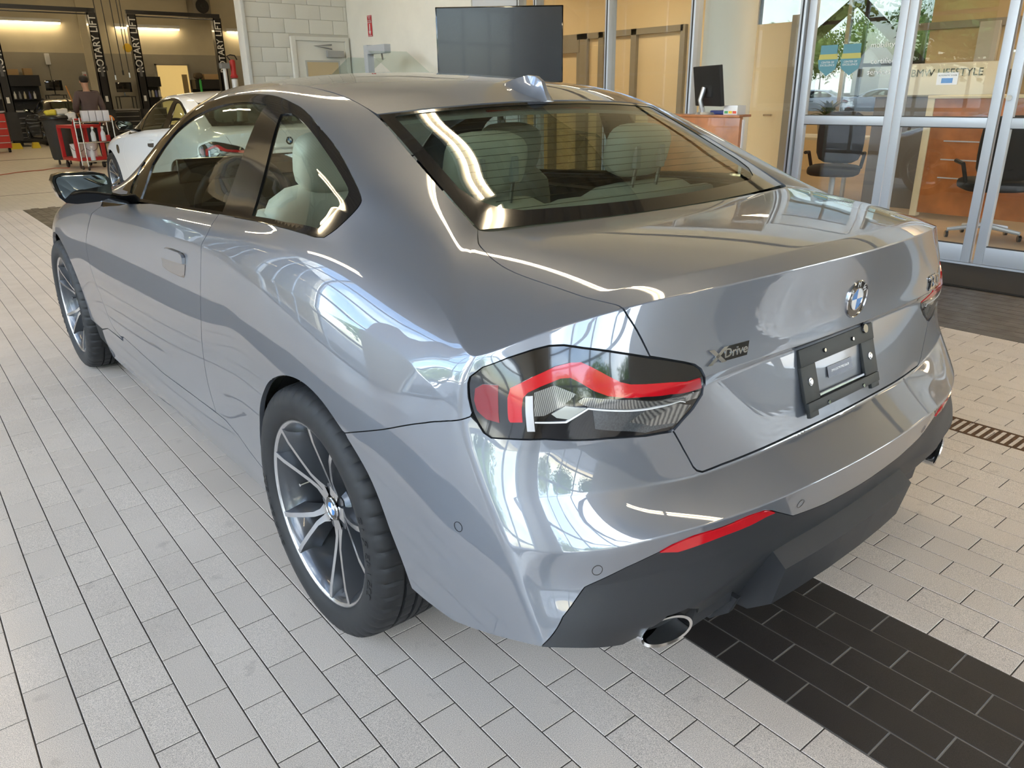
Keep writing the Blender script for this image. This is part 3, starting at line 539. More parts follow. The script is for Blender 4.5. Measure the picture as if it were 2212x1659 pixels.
# ---------------------------------------------------------------- wheels
def emblem_mesh(r, name, letters=True):
    """round car emblem in the XY plane, facing +Z; slots: chrome, black, blue, white"""
    b = MB(); n = 48
    b.cm = 0; b.lathe([(r*.93, 0), (r*.93, r*.09), (r*.965, r*.13), (r, r*.09), (r, 0)], n)
    b.cm = 1; b.lathe([(r*.60, r*.075), (r*.93, r*.075)], n)
    b.cm = 0; b.lathe([(r*.56, r*.075), (r*.565, r*.11), (r*.60, r*.11), (r*.605, r*.075)], n)
    for q in range(4):
        b.cm = 2 if q % 2 else 3
        pts = [(0, 0, r*.08)]+[(r*.565*math.cos(math.pi/2*(q+k/10)), r*.565*math.sin(math.pi/2*(q+k/10)), r*.08) for k in range(11)]
        b.add(pts, [tuple(range(12))])
    me = b.mesh(name, 35)
    for m_ in (chrome, gloss, bmwblue, white): me.materials.append(m_)
    return me
def make_wheel():
    w = MB()                                     # rim barrel and lip (slot 0 dark, slot 1 machined)
    w.cm = 0; w.lathe([(.2345, -.0955), (.226, -.088), (.216, -.07), (.205, -.02), (.20, .06), (.215, .10), (.232, .112)], 72, 'x')
    w.cm = 1; w.lathe([(.2345, -.0955), (.2375, -.099), (.2415, -.1005)], 72, 'x')
    w.cm = 0; w.lathe([(.2415, -.1005), (.2440, -.1005), (.2440, -.092), (.232, -.088)], 72, 'x')
    w.cm = 0; w.lathe([(.0, -.046), (.033, -.048), (.062, -.046), (.072, -.034), (.072, .0), (.0, .0)], 40, 'x')
    for p in range(5):
        tc_ = math.radians(-37.5+72*p)
        for sgn in (-1, 1):
            path = [(.237, 13.4, -.0985), (.20, 12.2, -.093), (.15, 10.0, -.080), (.105, 7.0, -.068), (.075, 7.5, -.058), (.05, 15, -.052)]
            C_ = []
            for (r, a, x) in path:
                t = tc_+sgn*math.radians(a); C_.append(Vector((x, r*math.cos(t), r*math.sin(t))))
            vs = []; fw = [.0068, .0064, .0062, .0066, .008, .012]; bw = [.024, .019, .016, .014, .014, .014]
            for i, c in enumerate(C_):
                d = (C_[min(i+1, 5)]-C_[max(i-1, 0)]); d.x = 0; d.normalize(); s_ = Vector((0, -d.z, d.y)); bk = Vector((.05 if i < 4 else .03, 0, 0))
                inw = sgn*.006                                   # dark flank wider towards the middle of the pair
                vs += [c-s_*fw[i], c+s_*fw[i], c+s_*(bw[i])+bk, c-s_*(bw[i])+bk]
            fr = []; dk = []
            for i in range(5):
                k = 4*i; fr.append((k, k+1, k+5, k+4)); dk += [(k+1, k+2, k+6, k+5), (k+2, k+3, k+7, k+6), (k+3, k, k+4, k+7)]
            w.cm = 1; w.add(vs, fr); w.cm = 0; w.add(vs, dk+[(0, 3, 2, 1)])
            # shelf between flank and barrel
        w.cm = 1
        pet = []
        for a_, r_ in ((-28, .036), (-20, .062), (-8, .074), (8, .074), (20, .062), (28, .036)):
            t = tc_+math.radians(a_); pet.append((-.054, r_*math.cos(t), r_*math.sin(t)))
        w.add(pet, [tuple(range(6))])
        w.cm = 0
        for k in (36,):                          # bolt pockets between the pairs
            t = tc_+math.radians(k); w.lathe([(.0115, -.044), (.0115, -.0455), (.007, -.0455), (.0, -.0455)], 10, 'x', c=(-.004, .054*math.cos(t), .054*math.sin(t)))
    me = w.mesh('wheel', 30); me.materials.append(alloyd); me.materials.append(alloy)
    o = link('wheel', me, None)
    t = MB(); prof = [(-.093, .2425), (-.1005, .2445), (-.1065, .251), (-.1115, .264), (-.1135, .282), (-.1115, .300), (-.1045, .314), (-.094, .3235), (-.078, .3280), (-.060, .3294), (-.052, .3297), (-.0505, .3225), (-.0445, .3225), (-.043, .3300),
                      (-.016, .3304), (-.0145, .3225), (-.0085, .3225), (-.007, .3305)]
    prof = prof+[(-x, r) for x, r in prof[::-1]]; n = 288; vs = []; fs = []; m_ = len(prof)
    for k in range(n):
        a = 2*math.pi*k/n; c_, s_ = math.cos(a), math.sin(a); cut = k % 6 == 0; cut2 = k % 6 == 3
        for j, (x, r) in enumerate(prof):
            jj = min(j, m_-1-j)
            if cut and 6 <= jj <= 9: r -= .0045
            if cut2 and 12 < jj <= 14: r -= .003
            if jj == 3 and k % 2: r += .0
            vs.append((x, r*c_, r*s_))
    for k in range(n):
        k2 = (k+1) % n
        for j in range(m_-1): fs.append((k*m_+j, k2*m_+j, k2*m_+j+1, k*m_+j+1))
    t.add(vs, fs); ty = t.build('tyre', rubber, o, 28)
    MB().lathe([(.05, .018), (.165, .018), (.168, .022), (.168, .045), (.05, .045)], 48, 'x').build('brake_disc', mat('brake steel', (.10, .10, .105), .45, 1.0), o, 30)
    b = MB()
    for k in range(9):
        a = math.radians(150+k*6.5); b.box(-.02, -.02, -.03, .05, .02, .03); 
    b = MB(); pts = [(.10*math.cos(math.radians(a)), .10*math.sin(math.radians(a))) for a in range(140, 215, 8)]+[(.185*math.cos(math.radians(a)), .185*math.sin(math.radians(a))) for a in range(214, 138, -8)]
    b.prism(pts, -.018, .06, 'x').build('brake_caliper', mat('caliper grey', (.035, .037, .04), .4, .5), o, 30)
    cap = emblem_mesh(.031, 'hub_cap'); cap.transform(frame((-.0555, 0, 0), (0, -1, 0), (0, 0, 1))); link('hub_cap', cap, None, o)
    MB().tube([(-.035, .172, .0), (-.058, .170, .0), (-.064, .169, 0)], [.004, .004, .0045], 8).build('valve', chrome, o, 30)
    # raised size lettering on the sidewall
    def ring_text(s, r, a0, size, nm):
        tm = text('sidewall_lettering', s, size, rubber, None, depth=.0006, sx=1.5).data
        for v in tm.vertices:
            x, y, z = v.co; a = a0-x/r; rr = r+y; bulge = -.1138 if abs(rr-.28) < .03 else -.111
            v.co = (bulge-.0006+z*-.6, rr*math.cos(a), rr*math.sin(a))
        return tm
    for s, a0, r, sz in (('225 / 45 R 18', math.radians(178), .2815, .026), ('225 / 45 R 18', math.radians(-20), .2815, .026)):
        tm = ring_text(s, r, a0, sz, ''); ob = [q for q in COL.objects if q.data is tm][0]; ob.parent = o
    return o
wl = make_wheel(); wl.parent = car; wl.location = (-.795, 0, .33)
def place_wheel(loc, rz):
    c = copy_tree(wl, car); c.location = loc; c.rotation_euler = (0, 0, rz); return c
place_wheel((-.795, 2.741, .33), 0.0); place_wheel((.795, 0, .33), math.pi); place_wheel((.795, 2.741, .33), math.pi)
# wheel arch liners and underbody
for sx in (-1, 1):
    for yc in (-.04, 2.741):
        b = MB(); n = 20; vs = []; fs = []
        for k in range(n+1):
            a = math.radians((-15+195*k/n) if yc < 1 else (-25+230*k/n)); vs += [(sx*.86, yc+.375*math.cos(a), .335+.372*math.sin(a)), (sx*.52, yc+.375*math.cos(a), .335+.372*math.sin(a))]
        for k in range(n): fs.append((2*k, 2*k+1, 2*k+3, 2*k+2))
        vs += [(sx*.52, yc, .335)]; c_ = len(vs)-1
        for k in range(n): fs.append((2*k+1, c_, 2*k+3))
        b.add(vs, fs).build('wheel_arch_liner', under, car, 60)
b = MB(); b.box(-.50, -.80, .24, .50, 3.4, .30); b.box(-.84, .36, .19, .84, 2.36, .25); b.build('underbody', under, car)
# ---------------------------------------------------------------- badges, plate bracket, exhausts
def surf_frame(s_, t_, right=False, lift=.001):
    P_, N_ = m_eval([s_], [t_]); P2, _ = m_eval([s_], [t_+.02]); p = Vector(P_[0]); n = Vector(N_[0]); up = (Vector(P2[0])-p).normalized()
    if right: p.x *= -1; n.x *= -1; up.x *= -1
    x = up.cross(n).normalized(); up = n.cross(x); p = p+n*lift
    return Matrix(((x.x, up.x, n.x, p.x), (x.y, up.y, n.y, p.y), (x.z, up.z, n.z, p.z), (0, 0, 0, 1)))
em = emblem_mesh(.041, 'emblem'); Me = surf_frame(SEND-.0005, row_t(7.02), lift=-.001); em.transform(Me); emb = link('emblem', em, None, car)
for ch, a in (('B', 142), ('M', 90), ('W', 38)):
    rr = .041*.765; L = Matrix.Translation((rr*math.cos(math.radians(a)), rr*math.sin(math.radians(a)), .0034)) @ Matrix.Rotation(math.radians(a-90), 4, 'Z')
    text('emblem_letter', ch, .0165, white, emb, Me @ L, depth=.0002)
def st_near(x, z):
    i = np.argmin(((MS[-90:, :, 0]+x)**2+(MS[-90:, :, 2]-z)**2)+1e9*(MS[-90:, :, 1] > -.6)); a, b_ = np.unravel_index(i, MS[-90:, :, 0].shape); return MU[len(MU)-90+a], MV[b_]
Mb = surf_frame(*st_near(.478, .842), right=True, lift=.0004); mb_ = text('badge_shadow', '230i', .046, gloss, car, Mb @ Matrix.Translation((.0012, -.0012, 0)), depth=.0012, shear=.12, sx=1.1, bold=.0022)  # black offset copy behind the chrome digits is a painted shadow
text('badge_face', '230i', .046, chrome, mb_, Mb @ Matrix.Translation((0, 0, .002)), depth=.002, shear=.12, sx=1.1, bold=.0004)
sx_, tx_ = st_near(.418, .845)
Mx = surf_frame(sx_, tx_, lift=.0004)
pl = MB().prism([(-.012, -.013), (.058, -.013), (.066, .013), (-.004, .013)], 0, .002, 'z'); pl.xform(Mx); xp = pl.build('drive_badge', gloss, car)
text('badge_lettering', 'Drive', .0235, chrome, xp, Mx @ Matrix.Translation((.028, 0, .0022)), depth=.0008, shear=.18, sx=1.15, bold=.0004)
xb = MB()
for a, b_ in (((-.040, -.014), (.004, .014)), ((-.034, .014), (-.004, -.014))):
    dx = .006; xb.prism([(a[0]-dx, a[1]), (a[0]+dx, a[1]), (b_[0]+dx, b_[1]), (b_[0]-dx, b_[1])], .0005, .0042, 'z')
xb.xform(Mx); xb.build('badge_cross', chrome, xp)
# licence plate bracket, tilted on the lid
Mp = frame((0, -.8235, .722), (1, 0, 0), (0, .041, .131)); Mp = Mp @ Matrix.Translation((0, 0, .006))
b = MB(); W_, H_ = .156, .0715
def ringbox(b, x0, y0, x1, y1, z0, z1, bev=0): b.box(x0, y0, z0, x1, y1, z1, bev)
ringbox(b, -W_, .034, W_, H_, 0, .010, .002); ringbox(b, -W_, -.044, -.098, .034, 0, .008, .002); ringbox(b, .098, -.044, W_, .034, 0, .008, .002); ringbox(b, -W_+.004, -H_+.006, W_-.004, -.044, 0, .011, .002)
for x in (-.15, .115): ringbox(b, x, -H_-.006, x+.035, -H_+.012, 0, .009, .002)
b.xform(Mp); pb = b.build('plate_bracket', mat('bracket plastic', (.02, .022, .022), .55), car, 40)
for x, y in ((-.128, -.002), (.128, -.002)):
    b = MB().lathe([(.0, .012), (.005, .012), (.006, .0105), (.0085, .010), (.0085, .007)], 16, c=(x, y, 0)); b.xform(Mp); b.build('screw', chrome, pb, 30)
for x, y in ((-.075, -.060), (.075, -.060), (-.06, .052), (.06, .052)):
    b = MB().lathe([(.0, .0135), (.004, .0135), (.005, .011), (.005, .009)], 10, c=(x, y, 0)); b.xform(Mp); b.build('rivet', gloss, pb, 30)
b = MB().box(-.048, -.012, .0015, .055, .012, .0035); b.xform(Mp); sb_ = b.build('lid_sticker', gloss, pb)
text('sticker_lettering', '3MW23CM07P8D26639', .0075, white, sb_, Mp @ Matrix.Translation((.004, 0, .0036)), depth=.0001)
b = MB().prism([(-.095, -.036), (.095, -.036), (.095, -.0405), (-.095, -.0405)], .0, .006, 'z'); b.xform(Mp); b.build('plate_ledge', paint, pb)
# exhausts
for sx in (-1, 1):
    b = MB(); n = 36; vs = []; fs = []
    prof = [(.046, .026, .10), (.050, .030, .005), (.0495, .0295, 0.0), (.0445, .0245, .002), (.043, .023, .10)]
    for k in range(n):
        a = 2*math.pi*k/n
        for (rx, rz, dy) in prof: vs.append((sx*(.592+rx*1.24*math.cos(a)), -.864+dy+.012*math.cos(a), .340+rz*1.12*math.sin(a)+.006*math.cos(a)))
    m_ = len(prof)
    for k in range(n):
        k2 = (k+1) % n
        for j in range(m_-1): fs.append((k*m_+j, k2*m_+j, k2*m_+j+1, k*m_+j+1))
    ex = b.add(vs, fs).build('exhaust_tip', chrome, car, 40)
    MB().prism([(sx*(.592+.052*math.cos(a)), .340+.025*math.sin(a)) for a in np.linspace(0, 2*math.pi, 24, endpoint=False)], -.79, -.775, 'y').build('exhaust_bore', under, ex)
# diffuser: lower panel and fins between the exhausts
dif = MB()
for (xa, xb, dy) in ((-.285, -.19, .012), (-.19, -.07, .004), (-.07, .07, 0), (.07, .19, .004), (.19, .285, .012)):
    prof_ = [(-.892, .404), (-.932, .371), (-.910, .272), (-.855, .228), (-.60, .205), (-.60, .25), (-.84, .395)]
    da = .012*max(0, abs(xa)-.05)/.2 if abs(xa) > abs(xb) else .012*max(0, abs(xb)-.05)/.2
    ya = [.14*xa*xa, .14*xb*xb]; n_ = len(prof_)
    dif.add([(xa, y+ya[0], z) for y, z in prof_]+[(xb, y+ya[1], z) for y, z in prof_], [tuple(range(n_)), tuple(range(2*n_-1, n_-1, -1))]+[(i, i+n_, (i+1) % n_+n_, (i+1) % n_) for i in range(n_)])
dif.build('diffuser', blackp, car, 30)
for sx in (-1, 1):
    f_ = MB(); f_.prism([(-.862, .30), (-.845, .255), (-.80, .215), (-.60, .19), (-.60, .30)], sx*.36, sx*.345, 'x')
    f_.prism([(-.852, .34), (-.845, .285), (-.74, .24), (-.60, .24), (-.60, .33)], sx*.36, sx*.49, 'x'); f_.build('diffuser_fin', blackp, car, 30)
# parking sensors
for key in ('sensor_side', 'sensor_out', 'sensor_in'):
    s_, t_ = OUT[key][0]
    for rt in (False, True):
        M_ = surf_frame(s_, t_, rt, .0002); b = MB().lathe([(.0090, .0), (.0090, .0006), (.0102, .0006), (.0102, 0)], 28); b.xform(M_); b.build('parking_sensor', gloss, car, 30)
# lid corner seal, spoiler highlights are shape only
# ---------------------------------------------------------------- roof fin
b = MB(); secs = [(.335, .004, 0.0), (.30, .022, .016), (.26, .030, .034), (.215, .031, .052), (.175, .030, .058), (.150, .028, .050), (.125, .026, .004)]
vs = []; fs = []
zr = lambda y: float(np.interp(y, [.10, .135, .34, .53], [1.272, 1.284, 1.333, 1.358]))
for (y, w_, h_) in secs:
    z0 = zr(y)-.002
    for (fx, fz) in ((-1, 0), (-.80, .10), (-.42, .62), (-.24, .97), (0, 1), (.24, .97), (.42, .62), (.80, .10), (1, 0)): vs.append((fx*w_, y, z0+fz*h_))
for i in range(len(secs)-1):
    for j in range(8): fs.append((i*9+j, (i+1)*9+j, (i+1)*9+j+1, i*9+j+1))
fs += [tuple(range(9)), tuple(6*9+j for j in range(9))[::-1]]
b.add(vs, fs).build('roof_aerial', paint, car, 35)
# ---------------------------------------------------------------- door mirrors and handles
for sx in (-1, 1):
    bm = bmesh.new(); bmesh.ops.create_cube(bm, size=1); bmesh.ops.subdivide_edges(bm, edges=bm.edges[:], cuts=3, use_grid_fill=True)
    for v in bm.verts:
        x, y, z = v.co*2; r = (abs(x)**4+abs(z)**4)**.25
        if r > 1e-6: k = max(abs(x), abs(z))/r; x *= k; z *= k
        f = (1-.38*max(0, y)**1.6)                              # front bulges and narrows
        tp = 1+.14*(-x*-1)                                      # taller at the outer end
        v.co = Vector((sx*(.985+.090*(x)*f+.012*z*(x > 0)), 1.468+.052*y-.013*x, 1.022+.052*z*f*(1+.06*x)+.002*x))
    h = MB().bm(bm).build('door_mirror', gloss, car, 50)
    g = MB(); pts = []
    for k in range(28):
        a = 2*math.pi*k/28; c_, s_ = math.cos(a), math.sin(a); x = math.copysign(abs(c_)**.45, c_); z = math.copysign(abs(s_)**.45, s_); pts.append((sx*(.985+.078*x+.011*z*(x > 0)), 1.468-.0530-.013*x-.004*z, 1.022+.043*z*(1+.06*x)+.002*x))
    g.add(pts, [tuple(range(28))]).build('mirror_glass', mat('mirror silver', (.42, .47, .44), .02, 1.0), h)
    MB().tube([(sx*.925, 1.475, .985), (sx*.86, 1.50, .965), (sx*.80, 1.53, .955)], [.022, .018, .022], 10).build('mirror_stalk', gloss, h, 50)
    s0 = sail
for o, rt in zip(both('mirror_sail', region([sail], gap=.001, off=.0012, bs=.02), gloss, car, .01), (0, 1)): pass
hl = sm('handle', 3)
both('door_handle_gap', region([hl], gap=-.0015, off=.0006, bs=.006), gloss, car, .004)
hb = both('door_handle', region([OUT['bowl']], gap=.0006, off=.0014, bs=.006), mat('handle bowl', (.30, .32, .36), .2, .9, coat=1.0), car, .004)
rg = region([OUT['grip']], gap=.0006, off=.010, bs=.006); skin('handle_grip', [rg], paint, hb[0], .012); skin('handle_grip', [mirror(rg)], paint, hb[1], .012)
b = MB().lathe([(0, .014), (.010, .014), (.012, .008), (.012, 0)], 16, c=(.118, .064, 0)); b.xform(Mp); b.build('reversing_camera', gloss, pb, 40)
# ---------------------------------------------------------------- cabin
def pillow(c, s, p=3.0, cuts=5, fn=None):
    """rounded cushion: superellipsoid of size s at c"""
    bm = bmesh.new(); bmesh.ops.create_cube(bm, size=2); bmesh.ops.subdivide_edges(bm, edges=bm.edges[:], cuts=cuts, use_grid_fill=True)
    for v in bm.verts:
        x, y, z = v.co; r = (abs(x)**p+abs(y)**p+abs(z)**p)**(1/p); k = 1/r if r else 1
        q = Vector((x*k*s[0]/2, y*k*s[1]/2, z*k*s[2]/2))
        if fn: q = fn(q)
        v.co = Vector(c)+q
    return bm
def lean(a): 
    ca, sa = math.cos(a), math.sin(a)
    return lambda q: Vector((q.x, q.y*ca-q.z*sa, q.y*sa+q.z*ca))
for sx in (-1, 1):
    st_ = MB().bm(pillow((sx*.37, 1.20, .46), (.50, .54, .16), 4)).build('front_seat', leather, car, 60)
    MB().bm(pillow((sx*.37, .865, .74), (.50, .13, .62), 4, fn=lean(math.radians(16)))).build('backrest', leather, st_, 60)
    for e in (-1, 1): MB().bm(pillow((sx*.37+e*.215, .90, .72), (.09, .16, .50), 3.5, fn=lean(math.radians(16)))).build('bolster', leather, st_, 60)
    hr = MB().bm(pillow((sx*.37, .755, 1.105), (.27, .115, .19), 3.6, fn=lean(math.radians(12)))).build('headrest', leather, st_, 60)
    for e in (-.06, .06): MB().tube([(sx*.37+e, .775, .98), (sx*.37+e, .76, 1.06)], .006, 8).build('headrest_post', chrome, hr)
    rb = MB().bm(pillow((sx*.33, .12, .79), (.60, .14, .52), 4.5, fn=lean(math.radians(22)))).build('rear_seat', leather, car, 60)
    MB().bm(pillow((sx*.33, .42, .48), (.60, .52, .18), 4.5)).build('rear_cushion', leather, rb, 60)
    rh = MB().bm(pillow((sx*.296, .045, 1.135), (.245, .095, .155), 3.6, fn=lean(math.radians(16)))).build('rear_headrest', leather, rb, 60)
    for e in (-.055, .055):
        MB().tube([(sx*.296+e, .012, 1.03), (sx*.296+e, .0, 1.085)], .0065, 8).build('headrest_post', chrome, rh)
        MB().box(sx*.296+e-.011, -.012, 1.085, sx*.296+e+.011, .006, 1.15, .004).build('post_slot', lining, rh)
    # door cards, quarter trim
    MB().box(sx*.80, .50, .30, sx*.745, 1.92, .93, .012).build('door_card', leatherd, car, 40)
    MB().box(sx*.80, -.10, .30, sx*.735, .50, .955, .012).build('rear_side_trim', leather, car, 40)
    MB().box(sx*.745, .75, .62, sx*.68, 1.45, .70, .02).build('arm_rest', leather, car, 40)
MB().bm(pillow((0, .10, .80), (.22, .10, .46), 4, fn=lean(math.radians(22)))).build('rear_arm_rest', leather, car, 60)
MB().box(-.62, -.36, .965, .62, -.02, .992, .006).build('parcel_shelf', mat('shelf grey', (.18, .175, .16), .9), car, 40)
MB().box(-.62, -.02, .955, .62, .03, 1.015, .02).build('shelf_edge', leather, car, 40)
MB().box(-.70, -.5, .28, .70, 2.2, .33).build('cabin_floor', leatherd, car)
d_ = MB().bm(pillow((0, 2.03, .86), (1.44, .62, .26), 5)).build('dashboard', leatherd, car, 60)
MB().box(-.12, .95, .34, .12, 1.9, .62, .03).build('centre_console', leatherd, car, 40)
MB().box(-.55, 1.80, .965, .10, 1.815, 1.07, .006).build('curved_display', gloss, d_, 40)
b = MB(); R_ = .185; pts = []
for k in range(33):
    a = 2*math.pi*k/32; pts.append((-.37+R_*math.cos(a), 1.60-.07*math.sin(a), .90+R_*.93*math.sin(a)))
b.tube(pts, .016, 10, caps=False); sw = b.build('steering_wheel', leatherd, car, 60)
MB().bm(pillow((-.37, 1.615, .89), (.15, .05, .12), 3)).build('wheel_hub', leatherd, sw, 60)
for a in (0, 180, 270): MB().tube([(-.37, 1.61, .89), (-.37+.18*math.cos(math.radians(a)), 1.60-.07*math.sin(math.radians(a)), .90+.17*math.sin(math.radians(a)))], .014, 6).build('wheel_spoke', leatherd, sw)
hl_rows = [(r[0]-.015, r[1], r[2]-.022, r[3], r[4]-.028) for r in roof_rows]
skin('headliner', [lens(hl_rows, '', None, 16, ny=10)], lining, car, .01)
for sx in (-1, 1):                                             # inner faces of the pillars
    def inner(name, sts):
        P_, N_ = m_eval([a for a, _ in sts], [b for _, b in sts], -.03); P_ = P_*np.array([-sx, 1, 1]) if sx > 0 else P_
        MB().add([tuple(p) for p in P_], [tuple(range(len(P_)))]).build(name, lining, car)
    TOa = np.array(TO)
    qs = [(s_, TTOP-.01) for s_ in np.linspace(3.66, 4.50, 10)]; qb = 0
    loop = [tuple(p) for p in TO_[9:21]]+[(4.2, .80), (4.42, 1.05), (4.50, TTOP-.01)]+[(s_, TTOP-.01) for s_ in np.linspace(4.4, 3.3, 12)]
    rg = region([loop], gap=0, off=-.028, step=2, bs=.03); rg = (rg[0], -rg[1], rg[2])
    skin('pillar_trim', [rg if sx < 0 else mirror(rg)], lining, car, 0)
MB().box(-.20, .155, 1.245, .20, .165, 1.262, .003).build('high_brake_lamp', redd, car, 30)
MB().bm(pillow((0, 1.42, 1.265), (.24, .03, .07), 3.5)).build('rear_view_mirror', gloss, car, 60)
# heating wires of the rear window
hx, hn, ht = lens(glass_rows, '', None, 24, off=-.0035, ny=34); hx = hx.reshape(34, 25, 3)
b = MB()
for i in range(5, 30, 2): b.tube([tuple(p) for p in hx[i, 2:23]], .0006, 4)
b.build('heating_wire', mat('heater brown', (.05, .035, .02), .6), car)['kind'] = 'stuff'
# ---------------------------------------------------------------- tiled floor
TW, TYAW, TU0, TV0, RIMX = .0964, .01544, 7.0114, 6.3889, -.895
cyw, syw = math.cos(TYAW), math.sin(TYAW)
def tile_pt(u, v): dx, dy = TW*(u-TU0), -TW*(v-TV0); return (cyw*dx+syw*dy+RIMX, -syw*dx+cyw*dy)
def structure(o): o['kind'] = 'structure'; return o
grout = mat('cement grout', (.050, .042, .037), .9, noise=(40, .25))
def tile_mat(name, col, amt):
    m = mat(name, col, .42, spec=.45); n = m.node_tree.nodes; l = m.node_tree.links; b = n['Principled BSDF']
    t = n.new('ShaderNodeTexCoord'); g = n.new('ShaderNodeNewGeometry')
    def noise(sc, det, lo, hi, fmin=.3, fmax=.7):
        z = n.new('ShaderNodeTexNoise'); z.inputs['Scale'].default_value = sc; z.inputs['Detail'].default_value = det; l.new(g.outputs['Position'], z.inputs['Vector'])
        r = n.new('ShaderNodeMapRange'); r.inputs['From Min'].default_value = fmin; r.inputs['From Max'].default_value = fmax; r.inputs['To Min'].default_value = lo; r.inputs['To Max'].default_value = hi; l.new(z.outputs['Fac'], r.inputs['Value']); return r.outputs['Result']
    def mul(a, c):
        x = n.new('ShaderNodeMix'); x.data_type = 'RGBA'; x.blend_type = 'MULTIPLY'; x.inputs['Factor'].default_value = 1
        if isinstance(a, tuple): x.inputs['A'].default_value = (*a, 1)
        else: l.new(a, x.inputs['A'])
        l.new(c, x.inputs['B']); return x.outputs['Result']
    rnd = n.new('ShaderNodeObjectInfo'); rr = n.new('ShaderNodeMapRange'); rr.inputs['To Min'].default_value = .965; rr.inputs['To Max'].default_value = 1.03; l.new(rnd.outputs['Random'], rr.inputs['Value'])
    c = mul(col, noise(650, 2, 1-amt, 1+amt*.6, .32, .62)); c = mul(c, noise(2.2, 5, .93, 1.05)); c = mul(c, rr.outputs['Result'])
    c = mul(c, noise(14, 6, .72, 1.0, .22, .36))
    l.new(c, b.inputs['Base Color'])
    rg = noise(9, 4, .34, .5); l.new(rg, b.inputs['Roughness'])
    return m
t_light = tile_mat('light grey quarry tile', (.595, .530, .468), .5); t_dark = tile_mat('charcoal quarry tile', (.032, .0275, .025), .5)
floor = structure(MB().box(-8, -7, -.12, 14, 32, -.0016).build('floor', grout))
for i_, (ua, ub, va, vb) in enumerate(((14, 19, -57, 52), (48, 66, -34, 52), (-6, -1, -34, 38))):
    structure(MB().add([(*tile_pt(a, c), -.0013) for a, c in ((ua, va), (ub, va), (ub, vb), (ua, vb))], [(0, 1, 2, 3)]).build('floor_grout_%d' % (i_+1), mat('pale grout', (.20, .18, .155), .9)))
def is_dark(u, v): return (14 <= u < 19 and v > -112) or u >= 48 or -6 <= u < -1
def tile_mesh(nm, m, J=.0032):
    b = MB(); a, c = TW/2-J/2, TW-J/2; e = .0008
    b.add([(-a, -c, -.012), (a, -c, -.012), (a, c, -.012), (-a, c, -.012), (-a, -c, -e), (a, -c, -e), (a, c, -e), (-a, c, -e), (-a+e, -c+e, 0), (a-e, -c+e, 0), (a-e, c-e, 0), (-a+e, c-e, 0)],
          [(0, 1, 5, 4), (1, 2, 6, 5), (2, 3, 7, 6), (3, 0, 4, 7), (4, 5, 9, 8), (5, 6, 10, 9), (6, 7, 11, 10), (7, 4, 8, 11), (8, 9, 10, 11)])
    me = b.mesh(nm); me.materials.append(m); return me
tl, td = tile_mesh('tile', t_light), tile_mesh('tile', t_dark)
CP = np.array([-1.5699, -1.5992, 1.3033]); CRm = np.array(CR)
def cam_px(P): Y = CRm @ (np.array(P)-CP); return (1106+1646.97*Y[0]/Y[2], 829.5+1646.97*Y[1]/Y[2], Y[2]) if Y[2] > .05 else (1e6, 1e6, -1)
cand = []; rest = []
for ui in range(-42, 68):
    par = ui % 2                       # row ui..ui+1 carries odd joints when ui is odd
    for k in range(-66, 22):
        v0 = 2*k+par; uc, vc = ui+.5, v0+1
        x, y = tile_pt(uc, vc)
        if not (-4.9 < x < 4.85 and -4.2 < y < 10.1): continue
        px, py, dz = cam_px((x, y, 0)); vis = dz > 0 and -60 < px < 2272 and 380 < py < 1720
        if vis and -.86 < x < .86 and -.72 < y < 3.4 and not (x < -.3 and y < -.55): vis = False   # hidden below the car
        if vis and py < 1060 and 250 < px < 1900 and x > -.9: vis = False
        (cand if vis else rest).append((dz if dz > 0 else 99, x, y, is_dark(ui, v0), vis))
cand.sort(); single, more = cand[:300], cand[300:]
for dz, x, y, dk, _ in single:
    o = bpy.data.objects.new('tile', td if dk else tl); COL.objects.link(o); o.parent = floor; o.location = (x, y, random.uniform(-.0006, .0004)); o.rotation_euler = (random.uniform(-.001, .001), random.uniform(-.001, .001), -TYAW)
def joined(lst, name, m):
    n = len(lst)
    me0 = tl; bv = np.array([v.co[:] for v in me0.vertices]); bf = [tuple(p.vertices) for p in me0.polygons]
    XY = np.array([(x, y) for _, x, y, _, _ in lst]); rot = np.array([[cyw, syw], [-syw, cyw]])
    V = np.zeros((n, len(bv), 3)); V[:, :, :2] = (bv[:, :2] @ rot.T)[None]+XY[:, None]; V[:, :, 2] = bv[None, :, 2]
    k = len(bv); F = [tuple(i+k*q for i in f) for q in range(n) for f in bf]
    me = bpy.data.meshes.new(name); me.from_pydata([tuple(p) for p in V.reshape(-1, 3)], [], F); me.update(); o = link(name, me, m, floor); o['kind'] = 'stuff'
joined([t for t in more+rest if not t[3]], 'light_tiles', t_light); joined([t for t in more+rest if t[3]], 'dark_tiles', t_dark)
# far floor of the workshop: pattern only, the tiles are too small to tell apart
mf = mat('workshop floor tile', (.46, .40, .32), .45); n = mf.node_tree.nodes; l = mf.node_tree.links
t = n.new('ShaderNodeTexCoord'); mp = n.new('ShaderNodeMapping'); mp.inputs['Rotation'].default_value = (0, 0, math.pi/2); br = n.new('ShaderNodeTexBrick')
br.inputs['Color1'].default_value = (.50, .455, .385, 1); br.inputs['Color2'].default_value = (.46, .42, .355, 1); br.inputs['Mortar'].default_value = (.30, .27, .23, 1); br.inputs['Scale'].default_value = 1; br.inputs['Brick Width'].default_value = .193; br.inputs['Row Height'].default_value = .0964; br.inputs['Mortar Size'].default_value = .0016
l.new(t.outputs['Object'], mp.inputs['Vector']); l.new(mp.outputs['Vector'], br.inputs['Vector']); l.new(br.outputs['Color'], n['Principled BSDF'].inputs['Base Color'])
structure(MB().box(-8, 10.06, -.0015, 14, 32, -.0005).build('floor_workshop', mf))
